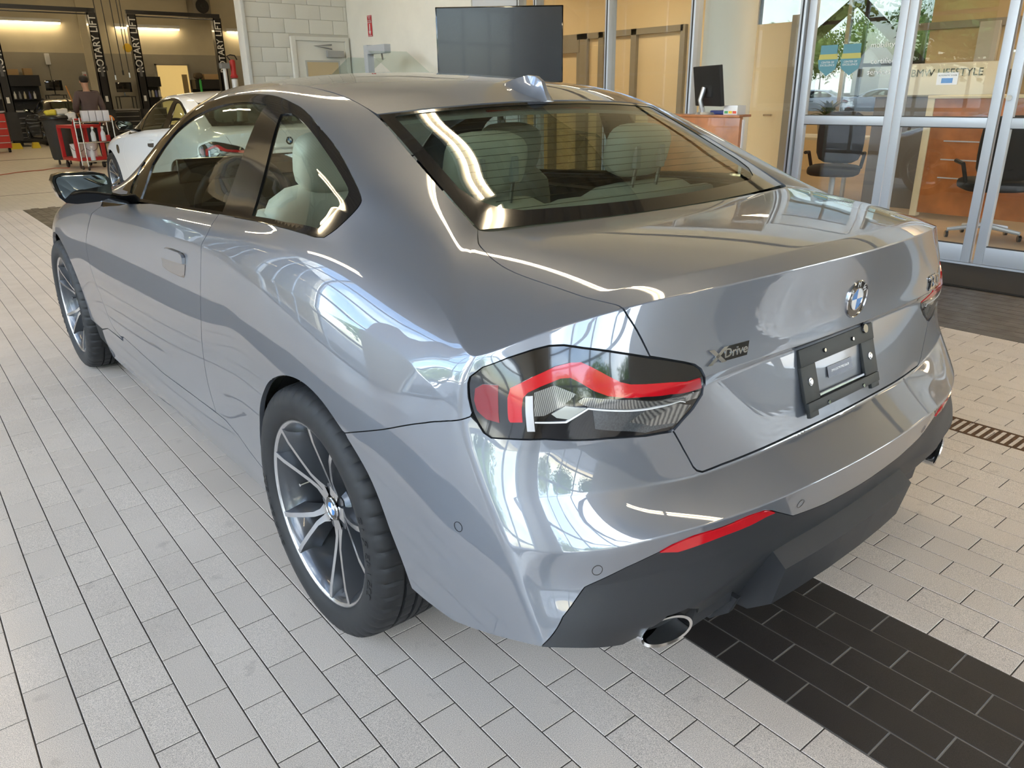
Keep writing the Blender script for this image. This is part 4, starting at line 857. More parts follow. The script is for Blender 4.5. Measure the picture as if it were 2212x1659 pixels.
structure(MB().box(-8, 12.06, -.0004, 14, 12.10, .0002).build('trim_1', mat('floor groove', (.08, .07, .06), .8)))
structure(MB().box(-8, 20.4, -.0004, 14, 20.55, .0002).build('trim_2', MATS['floor groove']))
# trench drain
rust = mat('rusty iron', (.10, .052, .024), .75, .3, noise=(60, .6, 6)); dg = empty('drain_grate', 'rusty slotted iron drain grate let into the tiled floor beside the car', 'drain', (1.665, -.6, 0), -TYAW)
for x in (-.072, .062): MB().box(x, -2.2, -.02, x+.012, 1.4, .0018).build('grate_edge', rust, dg)
gs = MB().box(-.060, -.0075, -.015, .062, .0075, .0012).mesh('grate_slat')
gs.materials.append(rust)
for i in range(-60, 46):
    o = link('grate_slat', gs, None, dg, (0, i*.030, 0), (0, 0, .0))
MB().box(-.07, -2.2, -.05, .07, 1.4, -.03).build('grate_bottom', under, dg)
# ---------------------------------------------------------------- drive walls and ceiling
cream = mat('cream wall paint', (.84, .81, .73), .75, noise=(3, .04)); block_m = mat('painted block', (.80, .785, .72), .7, bump=(60, .3)); mortar = mat('painted mortar', (.62, .60, .54), .8)
deck = mat('ceiling deck', (.36, .32, .225), .6); steel = mat('painted steel', (.30, .29, .25), .5)
alu = mat('satin aluminium', (.52, .56, .62), .42, .35); alud = mat('black seal', (.02, .02, .022), .6)  # seals and gaskets are near black all over
pane = glass_mat('clear pane', (.95, .965, .955), .9, 1.5)
def wall(nm, a, b, m): return structure(MB().box(*a, *b).build(nm, m))
# ceiling: corrugated deck
b = MB(); xs = np.arange(-5.2, 5.0, .15); vs = []; fs = []
for i, x in enumerate(xs):
    z = 5.62 if i % 2 else 5.70
    for y in (-7.2, 10.3): vs += [(x, y, z), (x+.10, y, z)]
for i in range(len(xs)):
    k = 4*i; fs.append((k, k+1, k+3, k+2))
    if i < len(xs)-1: fs.append((k+1, k+4, k+6, k+3))
structure(b.add(vs, fs).build('ceiling', deck))
for i, y in enumerate((-5, -2.5, 0, 2.5, 5, 7.5, 9.9)):
    b = MB(); b.box(-5, y-.06, 5.55, 4.9, y+.06, 5.60); b.box(-5, y-.06, 5.14, 4.9, y+.06, 5.18)
    for k in range(24): x0 = -5+k*.41; b.tube([(x0, y, 5.16), (x0+.205, y, 5.56), (x0+.41, y, 5.16)], .012, 5)
    structure(b.build('trim_%d' % (3+i), steel))
# fluorescent strips
tube_m = mat('fluorescent tube', (1, 1, 1), .5, emit=(1.0, .80, .52), estr=17.0); fix = mat('white fixture', (.75, .74, .70), .5)
def strip_light(x, y, z, L, along, label, group=None, e=None):
    tm_ = e or tube_m
    o = empty('strip_light', label, 'ceiling light', (x, y, z), 0 if along == 'y' else math.pi/2, group)
    MB().box(-.11, -L/2, 0, .11, L/2, .05, .008).build('fixture', fix, o, 30)
    for s_ in (-.055, .055): MB().tube([(s_, -L/2+.02, -.022), (s_, L/2-.02, -.022)], .019, 8).build('tube', tm_, o, 40)
    return o
for i, y in enumerate((-5.4, -2.9, -.4, 2.1, 4.6, 7.1, 9.3)):
    strip_light(1.32, y, 4.08, 2.35 if i < 6 else 1.6, 'y', ('first', 'second', 'third', 'fourth', 'fifth', 'sixth', 'seventh')[i]+' ceiling strip from the rear, in the row right of the grey coupe', 'strip lights right of the coupe')
    if i in (0, 4): strip_light(-3.1, y, 4.08, 2.35 if i < 6 else 1.6, 'y', ('rear', '', '', '', 'front')[i]+' one of two ceiling strips left of the grey coupe', 'strip lights left of the coupe')
# block wall beside the workshop opening, block by block
wf = wall('wall_front', (3.24, 10.215, 0), (4.9, 10.38, 5.7), mortar)
bm_ = {}
def block(x0, x1, z):
    k = round(x1-x0, 3)
    if k not in bm_: bm_[k] = MB().box(0, -.006, 0, k-.006, .1, .194, .004).mesh('block', 30); bm_[k].materials.append(block_m)
    link('block', bm_[k], None, wf, (x0, 10.212, z))
for r in range(28):
    z = r*.2; x = 3.245-(.2 if r % 2 else 0)
    while x < 4.895:
        x0, x1 = max(x, 3.245), min(x+.4, 4.895)
        if x1-x0 > .03:
            if z < 2.15 and x1 > 3.90 and x0 < 4.87:
                if x0 < 3.87: block(x0, 3.90, z)
            else: block(x0, x1, z)
        x += .4
MB().box(3.19, 10.17, 0, 3.245, 10.40, 5.7, .006).build('jamb', mat('white jamb', (.74, .74, .71), .5), wf, 30)
d1 = structure(MB().box(3.97, 10.17, 0, 4.80, 10.21, 2.10, .004).build('door_1', block_m, None, 30))
for a, c in (((3.90, 10.15, 0), (3.97, 10.215, 2.16)), ((4.80, 10.15, 0), (4.87, 10.215, 2.16)), ((3.97, 10.15, 2.10), (4.80, 10.215, 2.16))): MB().box(*a, *c, .004).build('door_frame', block_m, d1, 30)
MB().box(4.12, 10.16, 1.22, 4.66, 10.168, 1.80).build('door_glass', mat('door pane', (.62, .48, .28), .2, coat=.8), d1)
for a, c in (((4.10, 10.155, 1.80), (4.68, 10.172, 1.825)), ((4.10, 10.155, 1.195), (4.68, 10.172, 1.22)), ((4.10, 10.155, 1.22), (4.125, 10.172, 1.80)), ((4.655, 10.155, 1.22), (4.68, 10.172, 1.80))): MB().box(*a, *c).build('glazing_bead', mat('bead grey', (.5, .49, .45), .5), d1)
MB().box(4.46, 10.10, 1.87, 4.74, 10.16, 1.965, .006).build('door_closer', mat('closer grey', (.42, .42, .41), .45, .3), d1, 30)
MB().tube([(4.55, 10.13, 1.99), (4.25, 10.12, 2.03), (4.55, 10.13, 2.05)], .012, 6).build('closer_arm', mat('closer arm', (.30, .30, .30), .4, .6), d1)
MB().tube([(4.04, 10.14, 1.0), (4.15, 10.14, 1.0)], .012, 8).build('door_lever', chrome, d1)
wall('wall_right', (4.9, 6.97, 0), (5.1, 10.3, 5.7), cream)
wall('wall_right_panel', (4.92, 6.06, 0), (5.0, 6.97, 5.7), mat('pale grey panel', (.62, .63, .66), .6))
wall('wall_right_head', (4.9, -7, 2.75), (5.05, 6.06, 5.7), mat('ochre plaster', (.82, .68, .44), .7))
wall('wall_header', (-8, 10.215, 5.3), (3.24, 10.4, 6.4), cream)
# left side and rear: glazed overhead doors onto the yard
def glazed(nm, i, a, b_, horizontal, hgt, nx, nz):
    """sectional glazed door between a and b_ along x or y at fixed other coordinate"""
    (fixed, p0, p1) = a
    o = structure(MB().box(*((fixed-.03, p0-.06, hgt) if not horizontal else (p0-.06, fixed-.03, hgt)), *((fixed+.03, p1+.06, hgt+.12) if not horizontal else (p1+.06, fixed+.03, hgt+.12))).build('door_%d' % i, alu))
    for k in range(nx+1):
        p = p0+(p1-p0)*k/nx; q = (fixed-.03, p-.035, 0, fixed+.03, p+.035, hgt) if not horizontal else (p-.035, fixed-.03, 0, p+.035, fixed+.03, hgt); MB().box(*q).build('stile', alu, o)
    for k in range(nz):
        z = hgt*k/nz; q = (fixed-.025, p0, z, fixed+.025, p1, z+.07) if not horizontal else (p0, fixed-.025, z, p1, fixed+.025, z+.07); MB().box(*q).build('rail', alu, o)
    pn = MB()
    MB().box(*((fixed-.004, p0, 0, fixed+.004, p1, hgt) if not horizontal else (p0, fixed-.004, 0, p1, fixed+.004, hgt))).build('pane', pane, o)
    return o
LX = -5.0
glazed('', 2, (LX, -5.6, -1.4), None, False, 5.1, 4, 6); glazed('', 3, (LX, -.6, 3.6), None, False, 5.1, 4, 6); glazed('', 4, (LX, 4.4, 9.4), None, False, 5.1, 4, 6); glazed('', 13, (LX, 10.7, 16.3), None, False, 5.1, 4, 6)
glazed('', 5, (-7.0, -4.2, -.4), None, True, 3.7, 4, 5); wall('wall_back_light_stop', (.4, -7.1, 0), (4.2, -6.95, 4.0), cream)  # unseen solid wall added to cut daylight on the right side
for i, (y0, y1) in enumerate(((-7, -5.6), (-1.4, -.6), (3.6, 4.4), (9.4, 10.7), (16.3, 16.7))): wall('wall_left_pier_%d' % (i+1), (LX-.15, y0, 0), (LX+.1, y1, 5.7), cream)
wall('wall_left_head', (LX-.15, -7, 5.22), (LX+.1, 16.7, 6.3), cream)
for i, (x0, x1) in enumerate(((-5.1, -4.2), (-.4, .4), (4.2, 5.1))): wall('wall_back_pier_%d' % (i+1), (x0, -7.15, 0), (x1, -6.9, 5.7), cream)
wall('wall_back_head', (-5.1, -7.15, 3.82), (5.1, -6.9, 5.7), cream)
# ---------------------------------------------------------------- things on the drive
sg = empty('extinguisher_sign', 'narrow red sign with white arrow and lettering high on the cream wall', 'sign', (4.895, 9.51, 2.285))
MB().box(-.006, -.06, -.145, 0, .06, .145).build('sign_plate', mat('sign red', (.52, .03, .04), .4), sg)
for a, c in (((-.0075, -.052, -.137), (-.006, .052, -.130)), ((-.0075, -.052, .130), (-.006, .052, .137))): MB().box(*a, *c).build('sign_border', white, sg)
MB().add([(-.0075, -.012, .03), (-.0075, .012, .03), (-.0075, .012, -.07), (-.0075, .034, -.07), (-.0075, 0, -.125), (-.0075, -.034, -.07), (-.0075, -.012, -.07)], [tuple(range(7))]).build('arrow', white, sg)
for z, s_ in ((.11, 'FIRE'), (.075, 'EXTIN-'), (.05, 'GUISHER')): text('sign_lettering', s_, .030, white, sg, frame((-.0075, 0, z), (0, -1, 0), (0, 0, 1)), depth=.0004)
# television on a floor stand
tv = empty('television', 'large black flat-screen television on a stand before the cream wall', 'television', (4.37, 5.75, 0), math.radians(-40))
MB().box(-.715, -.03, 1.415, .715, .03, 2.215, .008).build('casing', gloss, tv, 30)
tvm = mat('dark screen', (.004, .007, .018), .2, coat=.1); MB().box(-.70, -.0335, 1.432, .70, -.0300, 2.20).build('screen', tvm, tv)
MB().box(-.05, .03, .04, .05, .09, 1.9, .01).build('stand_post', gloss, tv, 30); MB().box(-.5, -.25, 0, .5, .30, .04, .01).build('stand_base', gloss, tv, 30)
# glass display case with a sloping top
ks = empty('display_case', 'aluminium post with sloping glass panels of a display case by the cream wall', 'display case', (4.30, 8.33, 0))
MB().box(-.05, .20, 0, .05, .30, 1.96, .006).build('post', alu, ks, 30); MB().box(-.05, -.26, 1.84, .05, .20, 1.95, .006).build('top_beam', alu, ks, 30)
kg = glass_mat('greenish pane', (.72, .80, .76), 1.0, 1.6)
for a, c in (((0, .30, 1.80), (0, 1.2, 1.45)), ((0, -.26, 1.86), (0, -.8, 1.58))):
    MB().add([(-.3, a[1], a[2]), (.3, a[1], a[2]), (.3, c[1], c[2]), (-.3, c[1], c[2])], [(0, 1, 2, 3)]).build('sloping_pane', kg, ks)
MB().box(-.32, -.86, 1.555, .32, 1.22, 1.58, .004).build('case_shelf', alu, ks, 30); MB().box(-.30, -.84, .1, .30, 1.2, 1.55, .004).build('case_body', mat('case grey', (.35, .36, .36), .5), ks, 30)
MB().tube([(0, -.10, 1.84), (0, -.12, 1.76)], .012, 6).build('hook', gloss, ks)
# podium with monitor
wood = mat('red oak veneer', (.42, .15, .045), .38, coat=.35, noise=(5, .35, 8))
pd = empty('service_podium', 'reddish wooden service podium with a pale edge in front of the glass', 'podium', (4.2, 2.37, 0))
MB().box(0, 0, 0, .035, 1.0, 1.085, .003).build('front_panel', wood, pd, 30); MB().box(.036, -.012, 0, .06, .0, 1.07).build('pale_edge', white, pd); MB().box(-.01, .0, 1.085, .045, 1.02, 1.105, .003).build('ledge', wood, pd, 30); MB().box(.045, .06, 1.085, .25, 1.02, 1.105, .003).build('worktop', wood, pd, 30); MB().box(.44, .30, 0, .48, .98, 1.085).build('rear_panel', wood, pd)
mn = empty('desk_monitor', 'black monitor seen from behind on a tilted arm on the podium', 'monitor', (4.34, 2.78, 1.105), math.radians(62))
b = MB().box(-.26, -.016, .07, .26, .016, .40, .006); b.xform(Matrix.Translation((0, 0, 0)) @ Matrix.Rotation(math.radians(-8), 4, 'X')); b.build('screen_back', mat('matt black plastic', (.012, .012, .013), .5), mn, 30)
MB().box(-.10, .016, .14, .10, .05, .30, .008).build('housing', MATS['matt black plastic'], mn, 30); MB().box(-.09, .05, .26, -.02, .052, .30).build('label_plate', white, mn)
MB().tube([(0, .07, .22), (0, .10, .12), (0, .07, .02)], .022, 10).build('arm', mat('silver arm', (.55, .55, .56), .3, .8), mn, 40); MB().lathe([(.0, .02), (.10, .018), (.11, 0)], 20, c=(0, .02, 0)).build('foot', MATS['silver arm'], mn, 40)
sc_ = empty('blue_card_reader', 'small blue desk device beside the podium monitor', 'device', (4.33, 2.64, 1.105)); MB().box(-.05, -.10, 0, .05, .10, .035, .012).build('body', mat('navy plastic', (.02, .035, .16), .35), sc_, 30)
bs = empty('card_box', 'white box of coloured cards on the podium', 'box', (4.33, 2.52, 1.105)); MB().box(-.06, -.07, 0, .06, .07, .075, .003).build('carton', white, bs, 30)
for k, c in enumerate(((.7, .1, .05), (.85, .6, .05), (.1, .4, .15))): MB().box(-.0615, -.06+k*.042, .01, -.060, -.025+k*.042, .03).build('colour_patch', mat('patch%d' % k, c, .5), bs)
dm = mat('dark bristle mat', (.026, .022, .018), .95, bump=(300, 1.0)); tag(MB().box(4.12, -1.4, .0005, 4.84, 1.75, .014, .003).build('door_mat', dm, None, 30), 'dark brown bristle door mat at the foot of the glass doors', 'mat')
cordm = mat('red cord', (.42, .10, .05), .5)
tag(MB().tube([(.2, 15.9, .008), (.49, 16.04, .008), (.8, 16.4, .008), (1.02, 16.53, .008), (1.3, 16.6, .008), (1.55, 16.9, .008), (1.8, 16.75, .008)], .008, 6).build('extension_cord', cordm, None, 40), 'thin red cord lying across the workshop floor towards the cart', 'cord')
# dark entrance strip ahead of the car belongs to the floor pattern
# ---------------------------------------------------------------- glass storefront on the right
sf = structure(MB().box(4.88, -7, 2.62, 5.02, 6.06, 2.75).build('window_1', alu))
def mull(y, w=.055, z1=2.62, nm='mullion', x0=4.87, x1=4.99): MB().box(x0, y-w/2, 0, x1, y+w/2, z1, .004).build(nm, alu, sf, 30); MB().box(x0-.001, y-.008, .02, x0+.001, y+.008, z1).build('glazing_seal', alud, sf)
for y in (6.03, 5.72, 4.57, 3.45, 2.30, -1.1, -3.0, -5.0): mull(y)
MB().box(4.87, 2.40, 0, 4.99, 6.06, .10).build('bottom_rail', alu, sf)
MB().box(4.87, -7, 0, 4.99, -1.1, .10).build('bottom_rail', alu, sf); MB().box(4.87, -7, 1.0, 4.99, -1.1, 1.06).build('middle_rail', alu, sf)
for y0, y1 in ((2.33, 3.43), (3.47, 4.55), (4.59, 5.70), (5.74, 6.01), (-3.0, -1.13), (-5, -3.03), (-7, -5.03)): MB().box(4.928, y0, .10, 4.934, y1, 2.62).build('pane', pane, sf)
# automatic sliding door leaves
def leaf(i, y0, y1, x):
    o = structure(MB().box(x, y0+.065, 1.015, x+.05, y1-.065, 1.085, .003).build('door_%d' % i, alu, None, 30))
    for a, c in (((x, y0, .03), (x+.05, y0+.065, 2.30)), ((x, y1-.065, .03), (x+.05, y1, 2.30)), ((x, y0+.065, .03), (x+.05, y1-.065, .16)), ((x, y0+.065, 2.02), (x+.05, y1-.065, 2.30))): MB().box(*a, *c, .003).build('leaf_frame', alu, o, 30)
    for z0, z1 in ((.16, 1.015), (1.085, 2.02)):
        MB().box(x+.022, y0+.065, z0, x+.028, y1-.065, z1).build('pane', pane, o)
        for zz in (z0, z1-.006): MB().box(x+.012, y0+.065, zz, x+.038, y1-.065, zz+.006).build('gasket', alud, o)
    return o
L1 = leaf(7, 1.43, 2.26, 4.90); L2 = leaf(8, .645, 1.40, 4.85); L3 = leaf(9, -.18, .615, 4.85); L4 = leaf(10, -1.05, -.20, 4.90)
MB().box(4.86, -1.1, 2.30, 5.0, 2.30, 2.62).build('door_header', alu, sf)
wall('trim_20', (4.84, -1.1, 0), (5.0, 2.35, .028), alu)
# decals on the leaves
dc = mat('decal blue', (.10, .27, .33), .4); dy = mat('decal yellow', (.50, .46, .12), .4)
for k, yc in enumerate((2.05, 1.85)):
    z0 = 1.525; X = 4.919
    MB().add([(X, yc-.075, z0+.115), (X, yc+.075, z0+.115), (X, yc+.075, z0+.03), (X, yc+.09, z0), (X, yc+.075, z0-.07), (X, yc, z0-.125), (X, yc-.075, z0-.07), (X, yc-.09, z0), (X, yc-.075, z0+.03)], [tuple(range(9))]).build('award_decal', dc, L1)
    MB().add([(X-.001, yc-.08, z0+.045), (X-.001, yc+.08, z0+.045), (X-.001, yc+.085, z0+.005), (X-.001, yc-.085, z0+.005)], [(0, 1, 2, 3)]).build('decal_band', dy, L1)
    text('decal_lettering', 'CENTER OF\nEXCELLENCE', .022, white, L1, frame((X-.002, yc, z0-.03), (0, -1, 0), (0, 0, 1)), depth=.0002)
wh = mat('frosted lettering', (.85, .85, .83), .6)
for s_, y, z in (('mobility', 1.60, 1.62), ('certified', 1.58, 1.50), ('services', 1.60, 1.42)): text('door_lettering', s_, .06, wh, L1, frame((4.919, y, z), (0, -1, 0), (0, 0, 1)), depth=.0003)
as_ = MB().box(4.8655, .97, 1.315, 4.8665, 1.12, 1.40).build('door_sticker', white, L2)
MB().box(4.8640, 1.005, 1.327, 4.8655, 1.085, 1.362).build('sticker_symbol', bmwblue, as_); text('sticker_lettering', 'AUTOMATIC DOOR', .0145, gloss, as_, frame((4.8645, 1.045, 1.38), (0, -1, 0), (0, 0, 1)), depth=.0002)
MB().lathe([(0, -.006), (.02, -.006), (.022, 0)], 20, 'x', c=(4.85, .595, 1.22)).build('lock', chrome, L3, 40)
# ---------------------------------------------------------------- offices behind the glass
ochre = mat('warm ochre wall', (.82, .66, .42), .7); taupe = mat('taupe frame', (.30, .265, .215), .5); offl = mat('office floor tile', (.55, .42, .28), .35, noise=(3, .1))
structure(MB().box(5.0, -7, -.02, 13, 12, .002).build('floor_office', offl)); structure(MB().box(4.9, -7, 3.0, 13, 12, 3.1).build('ceiling_office', mat('office ceiling', (.75, .70, .60), .8)))
wo_ = wall('wall_office', (7.5, 4.75, 0), (7.65, 12, 3.0), ochre)
wall('wall_office_cross', (7.5, 2.9, 0), (7.62, 3.0, .01), ochre)
def frame_v(y, w=.10): MB().box(7.44, y-w/2, 0, 7.5, y+w/2, 2.14).build('door_post', taupe, wo_)
for y, w in ((9.0, .10), (8.25, .16), (7.55, .22), (7.15, .10), (6.5, .10), (5.62, .08)): frame_v(y, w)
MB().box(7.44, 5.62, 2.06, 7.5, 9.0, 2.14).build('head_rail', taupe, wo_); MB().box(7.43, 7.6, 1.88, 7.5, 8.2, 2.06).build('transom', taupe, wo_); MB().lathe([(0, -.05), (.03, -.045), (.03, 0)], 16, 'x', c=(7.44, 5.95, 1.0)).build('door_knob', mat('bronze', (.12, .08, .05), .4, .8), wo_, 40)
col = structure(MB().lathe([(.27, 0), (.27, 3.0)], 40, c=(5.85, 3.72, 0)).build('wall_column', mat('white column', (.76, .75, .70), .55), None, 40))
d2 = structure(MB().box(7.40, 3.95, 0, 7.46, 4.70, 2.05).build('door_11', ochre)); MB().tube([(7.36, 4.08, 1.0), (7.36, 4.2, 1.0)], .015, 8).build('door_lever', chrome, d2)
MB().box(7.38, 3.86, 0, 7.48, 3.95, 2.12).build('door_post', taupe, d2)
# far outer wall with the showroom window
wall('wall_far_a', (11, 6.9, 0), (11.2, 12, 3.0), ochre); wall('wall_far_b', (11, -7, 0), (11.2, 3.75, 3.0), ochre); wall('wall_far_c', (11, 3.75, 0), (11.2, 6.9, .85), ochre)
w2 = structure(MB().box(10.98, 3.75, .85, 11.1, 6.9, .95).build('window_2', alu))
for y in (3.78, 5.2, 6.87): MB().box(11.0, y-.03, .95, 11.08, y+.03, 3.0).build('mullion', alu, w2)
MB().box(11.03, 3.8, .95, 11.04, 6.85, 3.0).build('pane', glass_mat('yard dimming glass', (.30, .315, .305), .6, 1.5), w2)  # dark tint added to tone down the bright yard behind the pane
brace = mat('tan brace', (.36, .27, .17), .6)
b = MB()
for p, q in (((11.3, 7.4, 1.0), (11.3, 5.24, 2.62)), ((11.3, 5.24, 2.62), (11.3, 3.3, .9))): b.tube([p, q], .09, 4)
tag(b.build('canopy_brace', brace), 'tan diagonal bracing in an A shape outside the showroom window', 'brace')
# office lights
panel_m = mat('ceiling panel light', (1, 1, 1), .5, emit=(1.0, .78, .50), estr=9.0)
for i, (x, y) in enumerate(((6.2, 8.5), (6.2, 5.9), (6.4, 2.0), (8.6, 1.0), (9.0, 4.6), (9.2, 7.6), (6.4, -1.8))):
    o = empty('ceiling_panel', 'warm panel light in the office ceiling, '+('farthest left', 'left', 'behind the sliding doors', 'over the reception desk', 'before the showroom window', 'left of the showroom window', 'far right')[i], 'ceiling light', (x, y, 2.98), 0, 'office ceiling panels'); MB().box(-.3, -.6, 0, .3, .6, .02).build('frame', fix, o); MB().box(-.27, -.57, -.004, .27, .57, 0).build('diffuser', panel_m, o)
# right-hand office front with desk, partition and chairs
po = wall('wall_partition', (8.9, -3.0, 0), (9.0, 3.0, 3.0), mat('tan partition', (.60, .45, .25), .7))
MB().box(8.86, -3.0, 1.95, 8.9, 3.2, 2.03).build('head_rail', taupe, po); MB().box(8.84, 2.2, 0, 8.9, 2.42, 2.0).build('post', mat('light post', (.55, .52, .47), .5), po)
dk_ = empty('reception_desk', 'tall orange wood reception desk with pale edge behind the glass doors', 'desk', (7.0, 1.45, 0))
MB().box(0, -1.4, .06, .06, .55, 1.20, .004).build('front_panel', wood, dk_, 30); MB().box(-.012, .55, .02, .08, .62, 1.22, .004).build('end_edge', mat('pale maple', (.72, .64, .45), .5), dk_, 30); MB().box(-.02, -1.4, 1.19, .5, .62, 1.22, .004).build('worktop', MATS['pale maple'], dk_, 30)
for z in (.42, .60, .78, .98): MB().box(-.004, -.9, z, -.001, .4, z+.012).build('inlay_strip', alu, dk_)
sgn = empty('lifestyle_sign', 'pale board lettered BMW LIFESTYLE on the counter behind the doors', 'sign', (7.60, 2.25, 1.22)); MB().box(0, -.62, 0, .02, .40, .32).build('board', mat('board cream', (.70, .66, .56), .6), sgn); text('sign_lettering', 'BMW LIFESTYLE', .105, gloss, sgn, frame((-.004, -.06, .22), (0, -1, 0), (0, 0, 1)), depth=.001)
ct = empty('display_counter', 'low dark counter carrying the lifestyle sign', 'counter', (7.56, 2.3, 0)); MB().box(0, -.8, 0, .5, .6, 1.2, .01).build('body', mat('counter grey', (.16, .15, .14), .6), ct, 30); MB().box(-.02, -.82, 1.2, .52, .62, 1.22, .004).build('top', MATS['counter grey'], ct, 30)
for y in (2.05, 1.86):
    c = empty('lidded_cup', ('left' if y > 2 else 'right')+' pale travel cup with silver lid on the office shelf', 'cup', (8.82, y-.05, 1.48), 0, 'cups on the office shelf'); MB().lathe([(0, 0), (.032, 0), (.045, .17), (.045, .175), (0, .18)], 20).build('body', mat('cup cream', (.62, .6, .52), .4), c, 40); MB().lathe([(.046, .175), (.046, .20), (0, .205)], 20).build('lid', chrome, c, 40)
sh = empty('wall_shelf', 'narrow shelf under the cups in the office', 'shelf', (8.8, 1.9, 1.45)); MB().box(-.1, -.4, 0, .1, .5, .028).build('board', taupe, sh); MB().box(-.02, -.4, -1.45, .02, -.36, 0).build('upright', taupe, sh); MB().box(-.02, .46, -1.45, .02, .50, 0).build('upright', taupe, sh)
fab = mat('black chair fabric', (.012, .012, .013), .8)
def office_chair(x, y, rz, label):
    o = empty('office_chair', label, 'chair', (x, y, 0), rz, 'black swivel chairs behind the glass')
    MB().bm(pillow((0, 0, .48), (.52, .50, .12), 4, 4)).build('seat', fab, o, 60); MB().bm(pillow((0, .26, .80), (.48, .12, .54), 4, 4)).build('backrest', fab, o, 60)
    MB().tube([(0, 0, .10), (0, 0, .44)], .03, 12).build('gas_lift', alu, o, 40)
    for k in range(5):
        a = 2*math.pi*k/5; p = (.30*math.cos(a), .30*math.sin(a)); lg = MB().tube([(0, 0, .12), (p[0], p[1], .075)], [.026, .016], 8).build('leg', alu, o, 40); MB().lathe([(.0, -.012), (.03, -.012), (.03, .012), (0, .012)], 14, 'x', c=(p[0], p[1], .032)).build('caster', gloss, lg, 40)
    for s_ in (-1, 1): MB().tube([(s_*.25, .12, .50), (s_*.28, .05, .66), (s_*.28, -.18, .67)], .018, 8).build('arm', fab, o, 40)
    return o
office_chair(6.2, 1.05, 2.2, 'black swivel chair right behind the seam of the sliding doors'); office_chair(6.35, .35, 1.6, 'black swivel chair furthest right behind the glass doors'); office_chair(6.5, 2.72, -1.2, 'black swivel chair behind the left door leaf'); office_chair(9.2, 5.15, .3, 'grey-lit chair standing by the showroom window')
pl_ = empty('potted_palm', 'spiky dark palm leaves beside the office partition', 'plant', (8.35, .95, 0)); MB().lathe([(0, 0), (.16, 0), (.2, .4), (.18, .4), (0, .36)], 20).build('pot', taupe, pl_, 40); MB().tube([(0, 0, .36), (0, .03, 1.3)], .03, 8).build('stem', mat('stem', (.10, .08, .04), .8), pl_)
leafm = mat('leaf green', (.035, .075, .025), .5)
def blade(L, w, droop):
    b = MB(); vs = []
    for k in range(7):
        t = k/6; x = L*t*(1-.15*t); z = L*.55*t-droop*L*t*t; ww = w*(1-t)**.7*min(1, 6*t+.2); vs += [(x, -ww, z), (x, 0, z-.3*ww), (x, ww, z)]
    for k in range(6):
        for j in (0, 1): b.add([], []); 
    fs = []
    for k in range(6):
        i = 3*k; fs += [(i, i+1, i+4, i+3), (i+1, i+2, i+5, i+4)]
    b.add(vs, fs); me = b.mesh('leaf', 60); me.materials.append(leafm); return me
bl = blade(.62, .022, .5)
for k in range(16): link('leaf', bl, None, pl_, (0, .03, 1.15+.14*random.random()), (0, -random.uniform(.1, .9), k*2.4))
bush = empty('desk_plant', 'bushy green plant on the desk under the showroom window', 'plant', (8.4, 3.9, .72)); MB().lathe([(0, 0), (.11, 0), (.14, .2), (0, .19)], 16).build('pot', taupe, bush, 40)
bl2 = blade(.34, .05, .6)
for k in range(22): link('leaf', bl2, None, bush, (0, 0, .2), (0, -random.uniform(.0, 1.1), k*2.4))
dsk = empty('office_desk', 'plain desk standing under the showroom window', 'desk', (8.3, 4.2, 0)); MB().box(-.4, -.9, .69, .4, .9, .72, .004).build('top', MATS['pale maple'], dsk, 30)
for x in (-.36, .36):
    for y in (-.86, .86): MB().box(x-.02, y-.02, 0, x+.02, y+.02, .69).build('leg', alu, dsk)
om = empty('office_screen', 'dark monitor on the desk under the showroom window', 'monitor', (8.3, 4.6, .72), math.radians(80)); MB().box(-.24, -.015, .10, .24, .015, .42, .006).build('screen', gloss, om, 30); MB().tube([(0, .02, .0), (0, .02, .2)], .015, 8).build('stand', gloss, om); MB().box(-.1, -.07, 0, .1, .09, .012).build('foot', gloss, om)
# ---------------------------------------------------------------- workshop beyond the opening
bayu = mat('workshop upper wall', (.62, .55, .40), .8, noise=(2, .05)); bayl = mat('workshop lower wall', (.36, .33, .265), .8, noise=(2, .06))
wb = wall('wall_bay_back', (-8, 31.9, 2.92), (14, 32.1, 6.4), bayu); wall('wall_bay_dado', (-8, 31.88, 0), (14, 32.1, 2.92), bayl)
wall('wall_bay_right', (13.9, 10.3, 0), (14.1, 32, 6.4), bayl); wall('wall_bay_left', (-8.2, 10.3, 0), (-8, 32, 6.4), bayu); structure(MB().box(-8, 10.3, 6.3, 14, 32, 6.4).build('ceiling_bay', deck)); wall('wall_bay_front', (4.9, 10.3, 0), (14, 10.45, 6.4), bayl)
MB().box(5.85, 31.80, 0, 6.15, 31.9, 6.3).build('pilaster', bayu, wb)
blk = mat('black enamel', (.010, .010, .012), .35, coat=.4); drk = mat('charcoal steel', (.022, .022, .024), .5); sil = mat('bright drawer edge', (.6, .6, .6), .3, .8)
shop_t = mat('shop tube', (1, 1, 1), .5, emit=(1.0, .78, .46), estr=14.0)
for i, (x0, x1, z) in enumerate(((3.1, 5.26, 3.88), (7.02, 9.37, 3.81), (11.2, 13.5, 3.79), (-1.2, 1.0, 3.9))):
    o = empty('wall_light', ('long glowing wall light left of the lift columns', 'long glowing wall light between the two posts of the right lift', 'glowing wall light beside the white wall edge', 'glowing wall light outside the left of view')[i], 'light', ((x0+x1)/2, 31.75, z), 0, 'workshop wall lights'); L = (x1-x0)/2
    MB().box(-L, -.06, .02, L, .12, .14, .01).build('reflector', fix, o, 30); MB().tube([(-L+.03, -.03, 0), (L-.03, -.03, 0)], .035, 8).build('tube', shop_t, o, 40)
